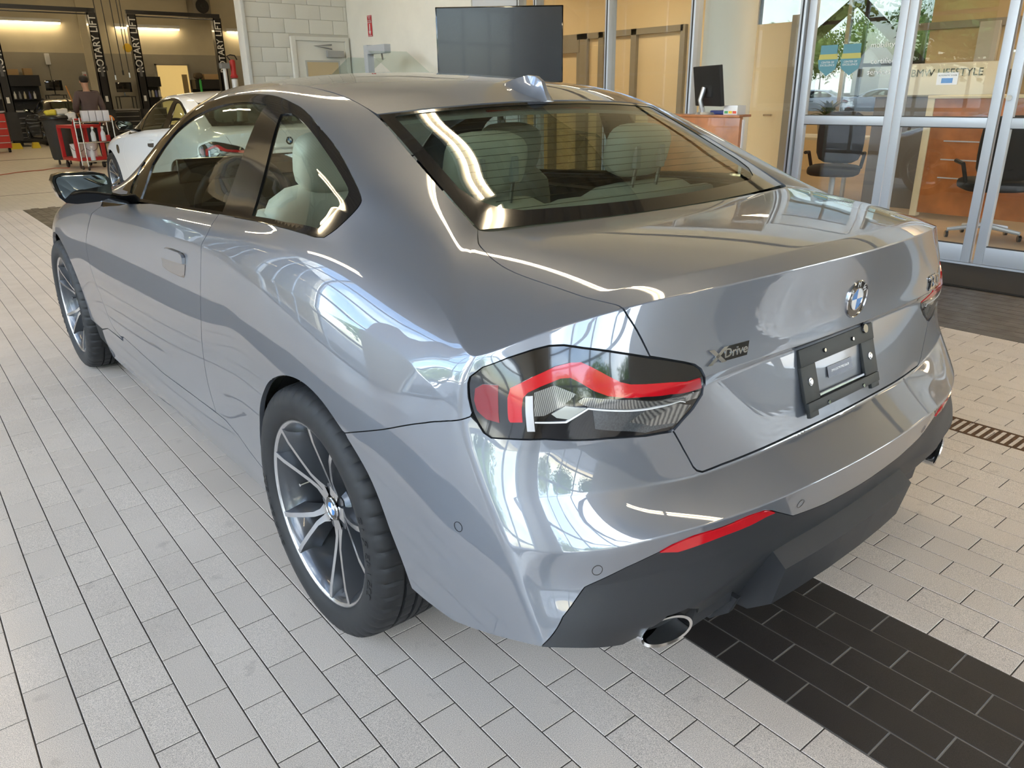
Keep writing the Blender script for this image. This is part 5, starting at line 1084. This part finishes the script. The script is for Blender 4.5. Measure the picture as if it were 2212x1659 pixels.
# overhead bay lights
bay_tube = mat('workshop tube', (1, 1, 1), .5, emit=(1.0, .80, .50), estr=60.0)
for i, (x, y) in enumerate(((-2, 14), (3, 14), (8, 14), (-2, 20), (3, 20), (8, 20), (3, 26), (9, 26))):
    strip_light(x, y, 6.1, 2.4, 'y', 'strip light high under the workshop ceiling, '+('nearest left', 'nearest middle', 'nearest right', 'second row left', 'second row middle', 'second row right', 'far left', 'far right')[i], 'workshop ceiling strips', bay_tube)
def lift(x0, x1, y, label):
    o = empty('vehicle_lift', label, 'vehicle lift', ((x0+x1)/2, y, 0), 0, 'black two-post lifts'); h = (x1-x0)/2
    for s_, nm in ((-1, 'l'), (1, 'r')):
        p = MB(); p.box(s_*h-.13, -.12, 0, s_*h+.13, -.09, 3.85); p.box(s_*h-.13, -.12, 0, s_*h-.10, .14, 3.85); p.box(s_*h+.10, -.12, 0, s_*h+.13, .14, 3.85); po_ = p.build('post', blk, o)
        MB().box(s_*h-.3, -.3, 0, s_*h+.3, .3, .03).build('base_plate', blk, po_)
        b = MB(); b.box(s_*h-.16, -.17, .18, s_*h+.16, .17, 1.0); b.build('carriage', drk, po_)
        for a in (-1, 1): MB().box(s_*h-(.05), -.05, .12, s_*h+.05, .05, .2).build('arm_pivot', drk, po_); MB().tube([(s_*h, 0, .16), (s_*h-s_*.85, a*.75, .16)], .06, 6).build('arm', drk, po_)
        text('post_lettering', 'ROTARY LIFT', .30, white, po_, frame((s_*h, -.123, 2.95), (0, 0, 1), (-1, 0, 0)), depth=.001, sx=.92, bold=.004)
        MB().box(s_*h-.05, -.124, 1.25, s_*h+.03, -.121, 1.42).build('label_plate', white, po_); MB().box(s_*h-.04, -.126, 2.0, s_*h+.04, -.121, 2.35).build('cable_cover', mat('cover grey', (.12, .12, .13), .5), po_)
    MB().box(-h-.13, -.05, 3.86, h+.13, .05, 3.98).build('top_beam', blk, o); MB().tube([(-h, -.08, 3.80), (h, -.08, 3.80)], .02, 6).build('shut_off_bar', drk, o)
    return o
lift(2.42, 5.16, 27, 'black two-post vehicle lift around the dark car in the workshop'); lift(6.33, 9.07, 27, 'black two-post vehicle lift in front of the lit doorway')
def bench(x0, x1, y, hutch, label, n=5):
    o = empty('workbench', label, 'workbench', ((x0+x1)/2, y, 0)); h = (x1-x0)/2
    MB().box(-h, -.35, 0, h, .35, .95).build('cabinet', drk, o); MB().box(-h-.02, -.38, .95, h+.02, .36, 1.0).build('worktop', sil, o)
    for k in range(n): MB().box(-h+.04, -.365, .10+k*.16, h-.04, -.35, .12+k*.16).build('drawer_edge', sil, o)
    if hutch:
        MB().box(-h, .25, 1.0, h, .36, hutch).build('back_panel', drk, o); MB().box(-h, -.2, hutch-.35, h, .36, hutch).build('top_locker', blk, o)
        MB().box(-h, -.1, 1.35, h, .3, 1.38).build('tool_shelf', drk, o)
    return o
bench(2.5, 4.1, 31.3, 2.15, 'black workbench with a tall locker top at the far left of the workshop'); bench(7.45, 8.15, 31.3, 2.1, 'narrow black workbench with locker left of the lit doorway'); bench(9.45, 10.75, 31.3, 2.0, 'black workbench with locker right of the lit doorway', 4)
bench(5.65, 6.55, 29, 0, 'black tool chest with bright drawer edges between the two lifts', 6)
botm = [mat('bottle%d' % i, c, .4) for i, c in enumerate(((.7, .7, .68), (.25, .26, .27), (.6, .55, .4), (.1, .12, .3)))]
for i in range(9):
    b = MB().lathe([(0, 0), (.04, 0), (.042, .15), (.018, .20), (.018, .24), (0, .24)], 12, c=(2.65+i*.15, 31.18, 1.38)).build('spray_bottle', botm[i % 4], None, 40); tag(b, ('first', 'second', 'third', 'fourth', 'fifth', 'sixth', 'seventh', 'eighth', 'ninth')[i]+' small bottle from the left on the far left workbench shelf', 'bottle', 'bottles on the far left workbench')
for i in range(4):
    b = MB().lathe([(0, 0), (.045, 0), (.045, .2), (.02, .25), (0, .25)], 12, c=(7.7+i*.12, 31.18, 1.38)).build('spray_can', botm[(i+1) % 4], None, 40); tag(b, ('first', 'second', 'third', 'fourth')[i]+' small can from the left on the narrow workbench shelf', 'can', 'cans on the narrow workbench')
def monitor(x, y, z, label):
    o = empty('shop_monitor', label, 'monitor', (x, y, z)); MB().box(-.27, -.02, .14, .27, .02, .48, .006).build('screen', gloss, o, 30); MB().tube([(0, .03, 0), (0, .03, .3)], .02, 8).build('stand', blk, o); MB().box(-.12, -.08, 0, .12, .1, .015).build('foot', blk, o)
def mcart(x, y, h, label):
    o = empty('monitor_stand', label, 'cart', (x, y, 0)); MB().box(-.3, -.25, h-.03, .3, .25, h, .004).build('shelf', drk, o, 30); MB().box(-.3, -.25, .1, .3, .25, .13).build('lower_shelf', drk, o)
    for a in (-.28, .28):
        for b_ in (-.23, .23): MB().box(a-.015, b_-.015, 0, a+.015, b_+.015, h-.03).build('leg', drk, o)
mcart(4.46, 30.9, 1.50, 'dark stand carrying the left workshop monitor'); monitor(4.46, 30.9, 1.50, 'black monitor on a stand beside the far left workbench'); mcart(6.75, 30.9, 1.42, 'dark stand carrying the workshop monitor behind the lift post'); monitor(6.75, 30.9, 1.42, 'black monitor behind the left post of the right lift')
kraft = mat('kraft cardboard', (.45, .30, .15), .8)
for i, (x, w, h, lab) in enumerate(((3.27, .48, .19, 'long low cardboard box on the far left locker'), (3.80, .26, .22, 'small square cardboard box on the far left locker'), (10.2, .7, .2, 'wide cardboard box on the locker right of the doorway'))):
    z = 2.15 if i < 2 else 2.0
    o = empty('cardboard_box', lab, 'box', (x, 31.3, z)); MB().box(-w/2, -.15, 0, w/2, .15, h, .004).build('carton', kraft, o, 30); MB().box(-w/2, -.02, h, w/2, .02, h+.002).build('tape', mat('parcel tape', (.6, .45, .25), .4), o)
gp = empty('green_bottle', 'bright green slim bottle on the bench right of the doorway', 'bottle', (9.62, 31.02, 1.38)); MB().lathe([(0, 0), (.045, 0), (.045, .55), (.02, .62), (0, .62)], 14).build('body', mat('bright green', (.05, .55, .10), .4), gp, 40); MB().lathe([(0, .62), (.022, .62), (.022, .68), (0, .68)], 12).build('cap', blk, gp, 40)
bg_ = empty('rolled_bag', 'crumpled brown bag on the locker right of the doorway', 'bag', (9.64, 31.25, 2.13)); MB().bm(pillow((0, 0, .0), (.36, .3, .26), 2.4, 4)).build('bag', mat('brown sack', (.10, .075, .05), .9, bump=(20, 1)), bg_, 60)
# doorway: the light of the passage is put into the panel as emission
dw = structure(MB().box(8.29, 31.84, 0, 9.47, 31.87, 2.53).build('door_12', mat('glowing passage panel', (.75, .55, .22), .7, emit=(.9, .62, .22), estr=.38)))
for a, c in (((8.24, 31.78, 0), (8.29, 31.88, 2.58)), ((9.47, 31.78, 0), (9.52, 31.88, 2.58)), ((8.24, 31.78, 2.53), (9.52, 31.88, 2.58))): MB().box(*a, *c).build('door_frame', bayl, dw)
MB().box(9.2, 31.80, 0, 9.40, 31.84, 2.2).build('inner_door', mat('inner door', (.40, .30, .14), .6), dw)
pt = empty('towel_dispenser', 'white towel dispenser high on the workshop back wall', 'dispenser', (4.6, 31.8, 2.70), .0); MB().box(-.08, -.06, -.19, .08, .08, .19, .03).build('cover', white, pt, 40); MB().tube([(0, 0, -.19), (0, .02, -.8)], .008, 5).build('hanging_strip', drk, pt)
es = empty('wall_notice', 'narrow red and white notice on the workshop back wall', 'sign', (5.7, 31.79, 2.09)); MB().box(-.07, -.01, -.2, .07, .0, .2).build('plate', white, es); MB().box(-.05, -.014, -.15, .05, -.010, .1).build('red_panel', MATS['sign red'], es)
fh = empty('unit_heater', 'dark fan heater hung under the workshop ceiling', 'heater', (10.0, 31.0, 4.2)); MB().box(-.35, -.3, 0, .32, .4, .75, .02).build('casing', mat('heater brown grey', (.20, .17, .13), .6), fh, 30); MB().lathe([(.25, -.31), (.25, -.33), (.06, -.33), (.06, -.35), (0, -.35)], 28, 'y', c=(0, 0, .38)).build('fan_guard', blk, fh, 40)
for x in (-.3, .28): MB().tube([(x, 0, .75), (x, 0, 2.1)], .012, 6).build('hanger', drk, fh)
for i, (x, z) in enumerate(((5.07, 2.27), (5.29, 2.0), (5.53, 2.14), (5.71, 2.07))):
    o = empty('drop_hose', ('leftmost', 'second', 'third', 'rightmost')[i]+' of four thin hoses hanging between the two lifts', 'hose', (x, 26, z), 0, 'hanging hoses'); MB().tube([(.02, 0, 0), (.01, 0, 1.2), (0, 0, 2.6), (0, 0, 6.3-z)], .013, 6).build('line', drk, o, 40); MB().tube([(.02, 0, -.12), (.02, 0, .02)], .028, 8).build('fitting', sil if i % 2 else drk, o, 40)
rl = empty('cord_reel', 'round yellow cord reel hanging beside the lift post', 'reel', (6.05, 26.9, 2.86)); MB().lathe([(0, -.04), (.11, -.04), (.13, -.02), (.13, .02), (.11, .04), (0, .04)], 28, 'y').build('drum', mat('reel yellow', (.75, .48, .03), .45), rl, 40); MB().tube([(0, 0, .12), (0, 0, 3.44)], .012, 6).build('cable', drk, rl)
ch = empty('wheel_chocks', 'yellow rubber lift pads lying on the workshop floor at far left', 'lift pads', (2.45, 25.6, 0)); ym = mat('pad yellow', (.70, .55, .04), .6)
for x, w in ((-.28, .30), (.22, .22)): MB().prism([(x-w/2, 0), (x+w/2, 0), (x+w/3, .16), (x-w/3, .16)], -.1, .1, 'y').build('pad', ym, ch)
rt = empty('red_tool_box', 'red tool trolley cut by the left picture edge', 'toolbox', (1.62, 24, 0)); MB().box(-.28, -.2, .12, .2, .25, 1.0, .01).build('cabinet', mat('tool red', (.50, .03, .025), .35, coat=.5), rt, 30)
for k in range(4): MB().box(-.26, -.212, .25+k*.18, .18, -.2, .27+k*.18).build('drawer_edge', sil, rt)
for a in (-.22, .15): MB().lathe([(0, -.03), (.06, -.03), (.06, .03), (0, .03)], 14, 'x', c=(a, 0, .06)).build('caster', blk, rt, 40)
# oil pump by the white jamb
op = empty('oil_drainer', 'red topped oil pump with pale cylinders beside the white wall edge', 'pump', (3.37, 11.35, 0)); MB().lathe([(0, 0), (.22, 0), (.22, .06), (0, .06)], 20).build('base', drk, op, 40)
MB().lathe([(.05, .06), (.05, 1.58), (0, 1.6)], 16, c=(.05, 0, 0)).build('cylinder', white, op, 40); MB().lathe([(.03, .06), (.03, 1.76), (0, 1.76)], 14, c=(-.09, 0, 0)).build('side_pipe', white, op, 40); MB().box(-.15, -.05, 1.74, -.02, .05, 1.82).build('bracket', mat('pump grey', (.25, .25, .25), .5), op)
MB().lathe([(.055, 1.60), (.06, 1.63), (.04, 1.66), (.045, 1.85), (.03, 1.87), (0, 1.87)], 16, c=(.05, 0, 0)).build('red_head', mat('pump red', (.48, .03, .03), .4), op, 40); MB().tube([(.02, 0, 1.86), (-.03, 0, 1.92), (.03, 0, 1.94), (.10, 0, 1.93), (.13, 0, 1.87)], .011, 6).build('handle', blk, op, 40)
# ---------------------------------------------------------------- waste bin, cart and rack
bn = empty('waste_bin', 'tall dark grey wheeled waste bin overflowing with bags', 'bin', (1.98, 18.05, 0)); gb = mat('bin grey', (.045, .043, .04), .7)
MB().lathe([(0, .10), (.20, .10), (.22, .14), (.28, .92), (.31, .94), (.31, .99), (.28, .99), (.26, .9)], 32).build('body', gb, bn, 40)
for k in range(4): a = k*math.pi/2+.6; MB().lathe([(0, -.015), (.045, -.015), (.045, .015), (0, .015)], 14, 'x', c=(.15*math.cos(a), .15*math.sin(a), .045)).build('caster', blk, bn, 40); MB().tube([(.15*math.cos(a), .15*math.sin(a), .045), (.15*math.cos(a), .15*math.sin(a), .12)], .015, 6).build('caster_fork', drk, bn)
MB().lathe([(.315, .93), (.325, .96), (.30, 1.0), (.22, 1.02), (.0, 1.0)], 28).build('bin_liner', mat('black bag', (.008, .008, .009), .3), bn, 60)
plas = [mat('clear plastic bag', (.62, .60, .54), .3, coat=.3), mat('yellow packet', (.68, .58, .05), .5), mat('blue packet', (.25, .36, .55), .4), mat('white film', (.75, .74, .72), .35)]
for i, (x, y, z, sx, sy, sz, m_, lab) in enumerate(((-.10, -.1, 1.06, .22, .2, .14, 1, 'yellow packet on top of the waste bin'), (.12, -.05, 1.07, .28, .22, .16, 0, 'clear plastic bag on top of the waste bin'), (.26, -.16, .98, .20, .22, .20, 3, 'white film hanging over the rim of the waste bin'), (.02, .1, 1.05, .24, .2, .12, 2, 'blue packet on top of the waste bin'))):
    o = MB().bm(pillow((0, 0, 0), (sx, sy, sz), 2.2, 4, fn=lambda q: q*(1+.16*math.sin(37*q.x+21*q.y)+.12*math.sin(53*q.z+31*q.y)))).build('plastic_bag', plas[m_], None, 50, (1.98+x, 18.05+y, z)); tag(o, lab, 'bag')
redp = mat('cart red', (.52, .025, .03), .4, coat=.3)
ca = empty('service_cart', 'red two-shelf plastic service cart on casters beside the bin', 'cart', (2.12, 16.75, 0), .15)
for z in (.15, .78): MB().box(-.28, -.42, z, .28, .42, z+.06, .012).build('tray', redp, ca, 30)
for x in (-.25, .25):
    for y in (-.39, .39): MB().box(x-.035, y-.03, .2, x+.035, y+.03, .80, .008).build('corner_leg', redp, ca, 30)
for x in (-.22, .22):
    for y in (-.36, .36): MB().lathe([(0, -.018), (.06, -.018), (.06, .018), (0, .018)], 16, 'x', c=(x, y, .06)).build('caster', blk, ca, 40); MB().box(x-.02, y-.02, .06, x+.02, y+.02, .15).build('fork', drk, ca)
MB().tube([(-.26, -.42, .82), (-.26, -.52, .95), (.26, -.52, .95), (.26, -.42, .82)], .018, 8).build('handle', redp, ca, 40)
def bucket(x, y, z, label):
    o = empty('white_bucket', label, 'bucket', (x, y, z), 0, 'white buckets'); MB().lathe([(0, .0), (.11, 0), (.13, .26), (.135, .27), (.125, .27), (.12, .2), (0, .19)], 24).build('pail', white, o, 40); MB().tube([(.13*math.cos(a), -.02-.10*abs(math.sin(a)), .24-.12*math.sin(a)) for a in np.linspace(0, math.pi, 9)], .004, 5).build('bail', drk, o)
bucket(1.98, 16.55, .21, 'white bucket on the lower tray at the left of the red cart'); bucket(2.24, 16.6, .21, 'white bucket on the lower tray at the right of the red cart')
wr = empty('wire_rack', 'chrome wire shelf rack in front of the red cart', 'rack', (2.24, 15.95, 0), .1); wire = mat('chrome wire', (.62, .60, .56), .25, .9)
for x in (-.30, .30):
    for y in (-.17, .17): MB().tube([(x, y, .05), (x, y, .99)], .013, 8).build('post', wire, wr, 40); MB().lathe([(0, -.012), (.04, -.012), (.04, .012), (0, .012)], 12, 'x', c=(x, y, .04)).build('caster', blk, wr, 40)
for z in (.16, .52, .90):
    b = MB()
    for k in range(9): y = -.17+k*.0425; b.tube([(-.30, y, z), (.30, y, z)], .004, 4)
    for x in (-.3, -.1, .1, .3): b.tube([(x, -.17, z-.006), (x, .17, z-.006)], .005, 4)
    b.build('wire_shelf', wire, wr)
def spray(x, y, z, label, m_):
    o = empty('spray_bottle', label, 'bottle', (x, y, z), 0, 'spray bottles on the wire rack'); MB().lathe([(0, 0), (.042, 0), (.045, .02), (.043, .15), (.018, .20), (.016, .23), (0, .23)], 18).build('flask', m_, o, 40); MB().box(-.018, -.055, .23, .018, .03, .275, .008).build('trigger_head', white, o, 30)
bw = mat('milky bottle', (.66, .70, .76), .35)
for i, (x, z, lab) in enumerate(((2.18, .54, 'left spray bottle on the middle shelf of the wire rack'), (2.36, .54, 'right spray bottle on the middle shelf of the wire rack'), (2.10, .18, 'bottle on the bottom shelf of the wire rack'))): spray(x, 15.9, z, lab, bw)
for i in range(4):
    o = MB().box(0, -.07, 0, .115, .07, .20, .006).build('paper_carton', mat('pale carton', (.70, .70, .76), .6), None, 30, (2.06+i*.125, 16.0, .912)); tag(o, 'pale blank carton number-less in the row on top of the wire rack', 'carton', 'cartons on the wire rack'); o['label'] = ('leftmost', 'second', 'third', 'rightmost')[i]+' of four pale cartons on top of the wire rack'
rd = empty('red_box', 'small red carton on the middle tray behind the spray bottles', 'box', (2.45, 16.05, .524)); MB().box(-.06, -.05, 0, .06, .05, .12, .004).build('carton', redp, rd, 30)
orr = empty('orange_cloth', 'crumpled orange cloth at the right end of the rack top', 'cloth', (2.58, 16.0, .96)); MB().bm(pillow((0, 0, 0), (.14, .16, .10), 2.2, 4, fn=lambda q: q*(1+.2*math.sin(60*q.x+40*q.z)))).build('cloth', mat('orange cloth', (.72, .22, .04), .8), orr, 60)
# ---------------------------------------------------------------- mechanic, seen from behind
def skinned(name, joints, bones, m, parent, sub=2):
    me = bpy.data.meshes.new(name); me.from_pydata([j[:3] for j in joints], bones, []); o = bpy.data.objects.new(name+'_tmp', me); COL.objects.link(o)
    md = o.modifiers.new('skin', 'SKIN'); md.use_smooth_shade = True
    for v, j in zip(me.skin_vertices[0].data, joints): v.radius = (j[3], j[4] if len(j) > 4 else j[3])
    me.skin_vertices[0].data[0].use_root = True
    s_ = o.modifiers.new('sub', 'SUBSURF'); s_.levels = sub; s_.render_levels = sub
    dg = bpy.context.evaluated_depsgraph_get(); r = bpy.data.meshes.new_from_object(o.evaluated_get(dg)); bpy.data.objects.remove(o); r.name = name
    for p in r.polygons: p.use_smooth = True
    return link(name, r, m, parent)
ps = empty('person', 'person in brown-grey sweater seen from behind, one hand on a broom handle', 'person', (2.62, 17.75, 0), .1)
skinm = mat('skin', (.50, .29, .20), .5); sweat = mat('brown grey sweater', (.105, .075, .072), .9, bump=(120, .4)); trou = mat('dark trousers', (.02, .022, .03), .8); hairm = mat('dark hair', (.012, .009, .008), .6)
# body (root pelvis): x right, y forward, z up
J = [(0, 0, .96, .125, .10), (0, .02, 1.15, .12, .085), (0, .01, 1.34, .15, .095), (0, .0, 1.46, .07, .065), (0, .02, 1.54, .052), (0, .045, 1.60, .07, .08), (0, .05, 1.68, .075, .09), (0, .045, 1.75, .05, .06),
     (-.19, .0, 1.42, .058), (-.27, .03, 1.18, .046), (-.20, .24, 1.06, .036), (-.16, .30, 1.05, .028), (.19, .0, 1.42, .058), (.26, -.02, 1.16, .046), (.28, .08, .94, .036), (.28, .10, .87, .028),
     (-.10, 0, .90, .085), (-.11, .02, .50, .06), (-.12, -.02, .10, .042), (-.12, .10, .045, .038), (.10, 0, .90, .085), (.11, .03, .50, .06), (.12, .0, .10, .042), (.12, .12, .045, .038)]
Bn = [(0, 1), (1, 2), (2, 3), (3, 4), (4, 5), (5, 6), (6, 7), (2, 8), (8, 9), (9, 10), (10, 11), (2, 12), (12, 13), (13, 14), (14, 15), (0, 16), (16, 17), (17, 18), (18, 19), (0, 20), (20, 21), (21, 22), (22, 23)]
for hx, hy, hz, dirx, side in ((-.16, .30, 1.05, 0, -1), (.28, .10, .87, 0, 1)):        # palms and fingers
    base = 11 if side < 0 else 15
    for f in range(5):
        n0 = len(J)
        if side < 0: p = [(hx+.02+.0*f, hy+.035, hz+.03-.018*f), (hx+.045, hy+.06, hz+.03-.018*f), (hx+.06, hy+.04, hz+.028-.018*f)] if f < 4 else [(hx-.01, hy+.01, hz+.045), (hx+.02, hy+.02, hz+.065), (hx+.04, hy+.035, hz+.07)]
        else: p = [(hx, hy-.022+.016*f, hz-.045), (hx-.004, hy-.020+.016*f, hz-.075+.004*abs(f-1.5)), (hx-.016, hy-.018+.016*f, hz-.098+.005*abs(f-1.5))] if f < 4 else [(hx-.01, hy+.04, hz-.01), (hx-.02, hy+.055, hz-.035), (hx-.022, hy+.055, hz-.055)]
        for q in p: J.append((*q, .0095))
        Bn += [(base, n0), (n0, n0+1), (n0+1, n0+2)]
body = skinned('body', J, Bn, skinm, ps)
SJ = [(0, 0, .93, .175, .145), (0, .02, 1.15, .175, .135), (0, .01, 1.34, .205, .15), (0, .0, 1.47, .10, .095), (-.19, .0, 1.42, .095), (-.27, .03, 1.18, .072), (-.205, .22, 1.07, .058), (.19, .0, 1.42, .095), (.26, -.02, 1.16, .072), (.28, .07, .96, .058)]
skinned('sweater', SJ, [(0, 1), (1, 2), (2, 3), (2, 4), (4, 5), (5, 6), (2, 7), (7, 8), (8, 9)], sweat, ps)
skinned('trousers', [(0, 0, .95, .15, .12), (-.10, 0, .88, .105), (-.11, .02, .50, .08), (-.12, -.02, .09, .068), (.10, 0, .88, .105), (.11, .03, .50, .08), (.12, .0, .09, .068)], [(0, 1), (1, 2), (2, 3), (0, 4), (4, 5), (5, 6)], trou, ps)
MB().bm(pillow((0, .035, 1.725), (.175, .20, .17), 2.3, 5)).build('hair', hairm, ps, 60)
for s_ in (-1, 1):
    MB().bm(pillow((s_*.12, .07, .04), (.10, .28, .085), 2.8, 4)).build('shoe', blk, ps, 60); MB().bm(pillow((s_*.082, .05, 1.675), (.02, .04, .06), 2.2, 3)).build('ear', skinm, ps, 60)
MB().bm(pillow((0, .137, 1.665), (.026, .03, .045), 2.2, 3)).build('nose', skinm, ps, 60)
for s_ in (-1, 1): MB().bm(pillow((s_*.032, .125, 1.69), (.024, .014, .014), 2, 3)).build('eye', white, ps, 60)
MB().bm(pillow((0, .128, 1.628), (.045, .012, .010), 2, 3)).build('mouth', mat('lip', (.35, .13, .11), .5), ps, 60)
bmk = empty('broom', 'broom with an orange-brown wooden handle leaning in the hand of the person', 'broom', (2.70, 17.95, 0)); bp = mat('varnished stick', (.45, .20, .05), .45)
MB().tube([(-.05, .2, .05), (-.28, .125, 1.05), (-.40, .09, 1.60)], .015, 8).build('handle', bp, bmk, 40); MB().box(-.2, .16, 0, .12, .26, .07, .01).build('brush', mat('bristle', (.10, .08, .05), .9), bmk, 30)
# ---------------------------------------------------------------- more cars of the same kind
def recolour(root, m):
    for o in [root]+list(root.children_recursive):
        for sl in o.material_slots:
            if sl.material == paint: sl.link = 'OBJECT'; sl.material = m
SKIP = ('drive_badge', 'plate_bracket', 'parking_sensor', 'heating_wire', 'sidewall_lettering', 'badge_shadow', 'bolster', 'brake_caliper', 'rear_view_mirror', 'curved_display', 'wheel_hub', 'wheel_spoke', 'post_slot')
def another(label, loc, rz, m, skip=SKIP):
    c = copy_tree(car, None, skip); c.location = loc; c.rotation_euler = (0, 0, rz); c['label'] = label; recolour(c, m); return c
wpaint = mat('white solid paint', (.78, .78, .77), .35, coat=1.0); dpaint = mat('black plum paint', (.018, .014, .018), .3, .3, coat=1.0)
wc = another('white coupe parked ahead of the grey one, partly seen through its windows', (1.93, 7.06, 0), 0, wpaint)
gl = MB().lathe([(.055, 0), (.055, .006), (.035, .006), (.0, .004)], 20); gl.xform(Matrix.Translation((-.895, 2.30, .72)) @ Matrix.Rotation(-math.pi/2, 4, 'Y')); gl.build('wing_vent', gloss, wc, 40)
lp = MB().box(-.155, -.012, 0, .155, 0, .155, .002).build('licence_plate', white, wc, 30, (0, -.812, .645)); text('plate_lettering', 'KNP 4821', .075, mat('plate navy', (.03, .04, .10), .5), lp, frame((0, -.0135, .075), (1, 0, 0), (0, 0, 1)), depth=.0005, sx=.85)
another('dark plum car standing between the posts of the far left lift', (4.06, 26.95, 0), 0, dpaint, SKIP+('front_seat', 'rear_seat', 'dashboard', 'steering_wheel'))
# ---------------------------------------------------------------- the yard outside
asph = mat('asphalt', (.13, .13, .135), .9, noise=(2, .15)); structure(MB().box(-120, -120, -.16, 240, 200, -.12).build('ground', asph))
structure(MB().box(11.3, -20, -.12, 16, 40, -.06).build('ground_verge', mat('verge grass', (.16, .20, .06), .95, noise=(6, .4))))
for i, (x, y, rz, m_) in enumerate(((38, 13.5, .15, 'b'), (43, 19.0, .1, 'w'), (37, 19.5, .2, 'w'), (44, 25.5, .1, 'b'), (39, 26.5, .15, 'w'), (48, 31, .1, 'b'))):
    pm = mat('lot paint '+m_, (.30, .36, .46) if m_ == 'b' else (.6, .62, .66), .35, .4, coat=1.0)
    another(('first', 'second', 'third', 'fourth', 'fifth', 'sixth')[i]+' parked car from the right in the lot beyond the showroom window', (x, y, -.12), rz, pm, SKIP+('front_seat', 'rear_seat', 'dashboard', 'steering_wheel', 'headliner', 'pillar_trim', 'door_card', 'rear_side_trim', 'arm_rest', 'centre_console'))['group'] = 'parked cars outside'
hs = empty('white_house', 'white gabled house with a grey roof beyond the parked cars', 'house', (150, 74, 0)); MB().prism([(-2.6, 0), (2.6, 0), (2.6, 5.6), (0, 8.2), (-2.6, 5.6)], -3, 3, 'x').build('wall', mat('white siding', (.72, .72, .70), .7), hs)
for s_ in (-1, 1): MB().add([(-3.3, s_*2.9, 5.3), (3.3, s_*2.9, 5.3), (3.3, 0, 8.35), (-3.3, 0, 8.35)], [(0, 1, 2, 3)]).build('roof', mat('slate roof', (.16, .16, .18), .8), hs)
for y in (-1.1, 1.1): MB().box(-3.05, y-.5, 3.2, -3.0, y+.5, 4.6).build('window', gloss, hs)
lgm = [mat('spring leaves', (.27, .40, .10), .8, noise=(3, .3)), mat('deep leaves', (.14, .24, .06), .8, noise=(3, .4)), mat('yellow green leaves', (.36, .43, .12), .8, noise=(3, .35))]
bark = mat('bark', (.09, .065, .045), .9); crowns = []
for k in range(3):
    rnd = random.Random(k+3); b = MB()
    leafq = []
    for c in range(3600):
        while True:
            p = Vector((rnd.uniform(-1, 1), rnd.uniform(-1, 1), rnd.uniform(-1, 1)))
            if .35 < p.length < 1: break
        lump = .82+.18*math.sin(5*p.x+k)*math.cos(4*p.y+p.z*5); p = p*lump
        s_ = rnd.uniform(.028, .06); a = Vector((rnd.gauss(0, 1), rnd.gauss(0, 1), rnd.gauss(0, 1))).normalized(); d = a.orthogonal().normalized(); e = a.cross(d)
        n0 = len(b.v); b.v += [tuple(p-d*s_), tuple(p+e*s_*.6), tuple(p+d*s_), tuple(p-e*s_*.6)]; b.f.append((n0, n0+1, n0+2, n0+3)); b.mi.append(0)
    bm = bmesh.new(); bmesh.ops.create_icosphere(bm, subdivisions=3, radius=.55)
    for v in bm.verts: q = v.co.normalized(); v.co = q*(.52+.10*math.sin(6*q.x+k)*math.cos(5*q.y+q.z*4))
    b.bm(bm); me = bpy.data.meshes.new('crown'); me.from_pydata(b.v, [], b.f); me.update(); me.materials.append(lgm[k]); crowns.append(me)
trk = MB().tube([(0, 0, 0), (.02, 0, .5), (0, .02, 1.0)], [.05, .04, .025], 8).mesh('trunk', 40); trk.materials.append(bark)
def tree(x, y, h, w, k, label, group=None):
    # crown and trunk share the three leaf meshes
    o = empty('tree', label, 'tree', (x, y, -.12), random.uniform(0, 6), group); c = link('crown', crowns[k], None, o, (0, 0, h*.58)); c.scale = (w, w, h*.45); t_ = link('trunk', trk, None, o); t_.scale = (h*.25, h*.25, h*.5)
TR = [(174, 79, 15.5, 5.4, 2), (171, 69, 14.5, 5.2, 0), (172, 89, 17, 5.6, 0), (175, 99, 15, 5.4, 2), (172, 109, 16.5, 5.6, 0), (170, 59, 14, 5.2, 1), (176, 120, 16, 5.6, 2), (182, 84, 20, 6, 1)]
for i, t_ in enumerate(TR): tree(*t_, 'leafy tree, '+('third from the right', 'second from the right', 'fourth from the right', 'fifth from the right', 'sixth from the right', 'rightmost', 'leftmost', 'tallest and darkest')[i]+' in the row behind the parking lot', 'trees behind the parking lot')
for i in range(7): tree(-34+random.uniform(-2, 2), -22+i*9.5, random.uniform(7, 10), 4.8, i % 3, ('first', 'second', 'third', 'fourth', 'fifth', 'sixth', 'seventh')[i]+' tree from the rear outside the left glazed doors', 'trees outside the left doors')
for i in range(6): tree(-26+i*9, -36+random.uniform(-2, 2), random.uniform(7, 10), 4.8, (i+1) % 3, ('first', 'second', 'third', 'fourth', 'fifth', 'sixth')[i]+' tree from the left outside the rear glazed doors', 'trees outside the rear doors')
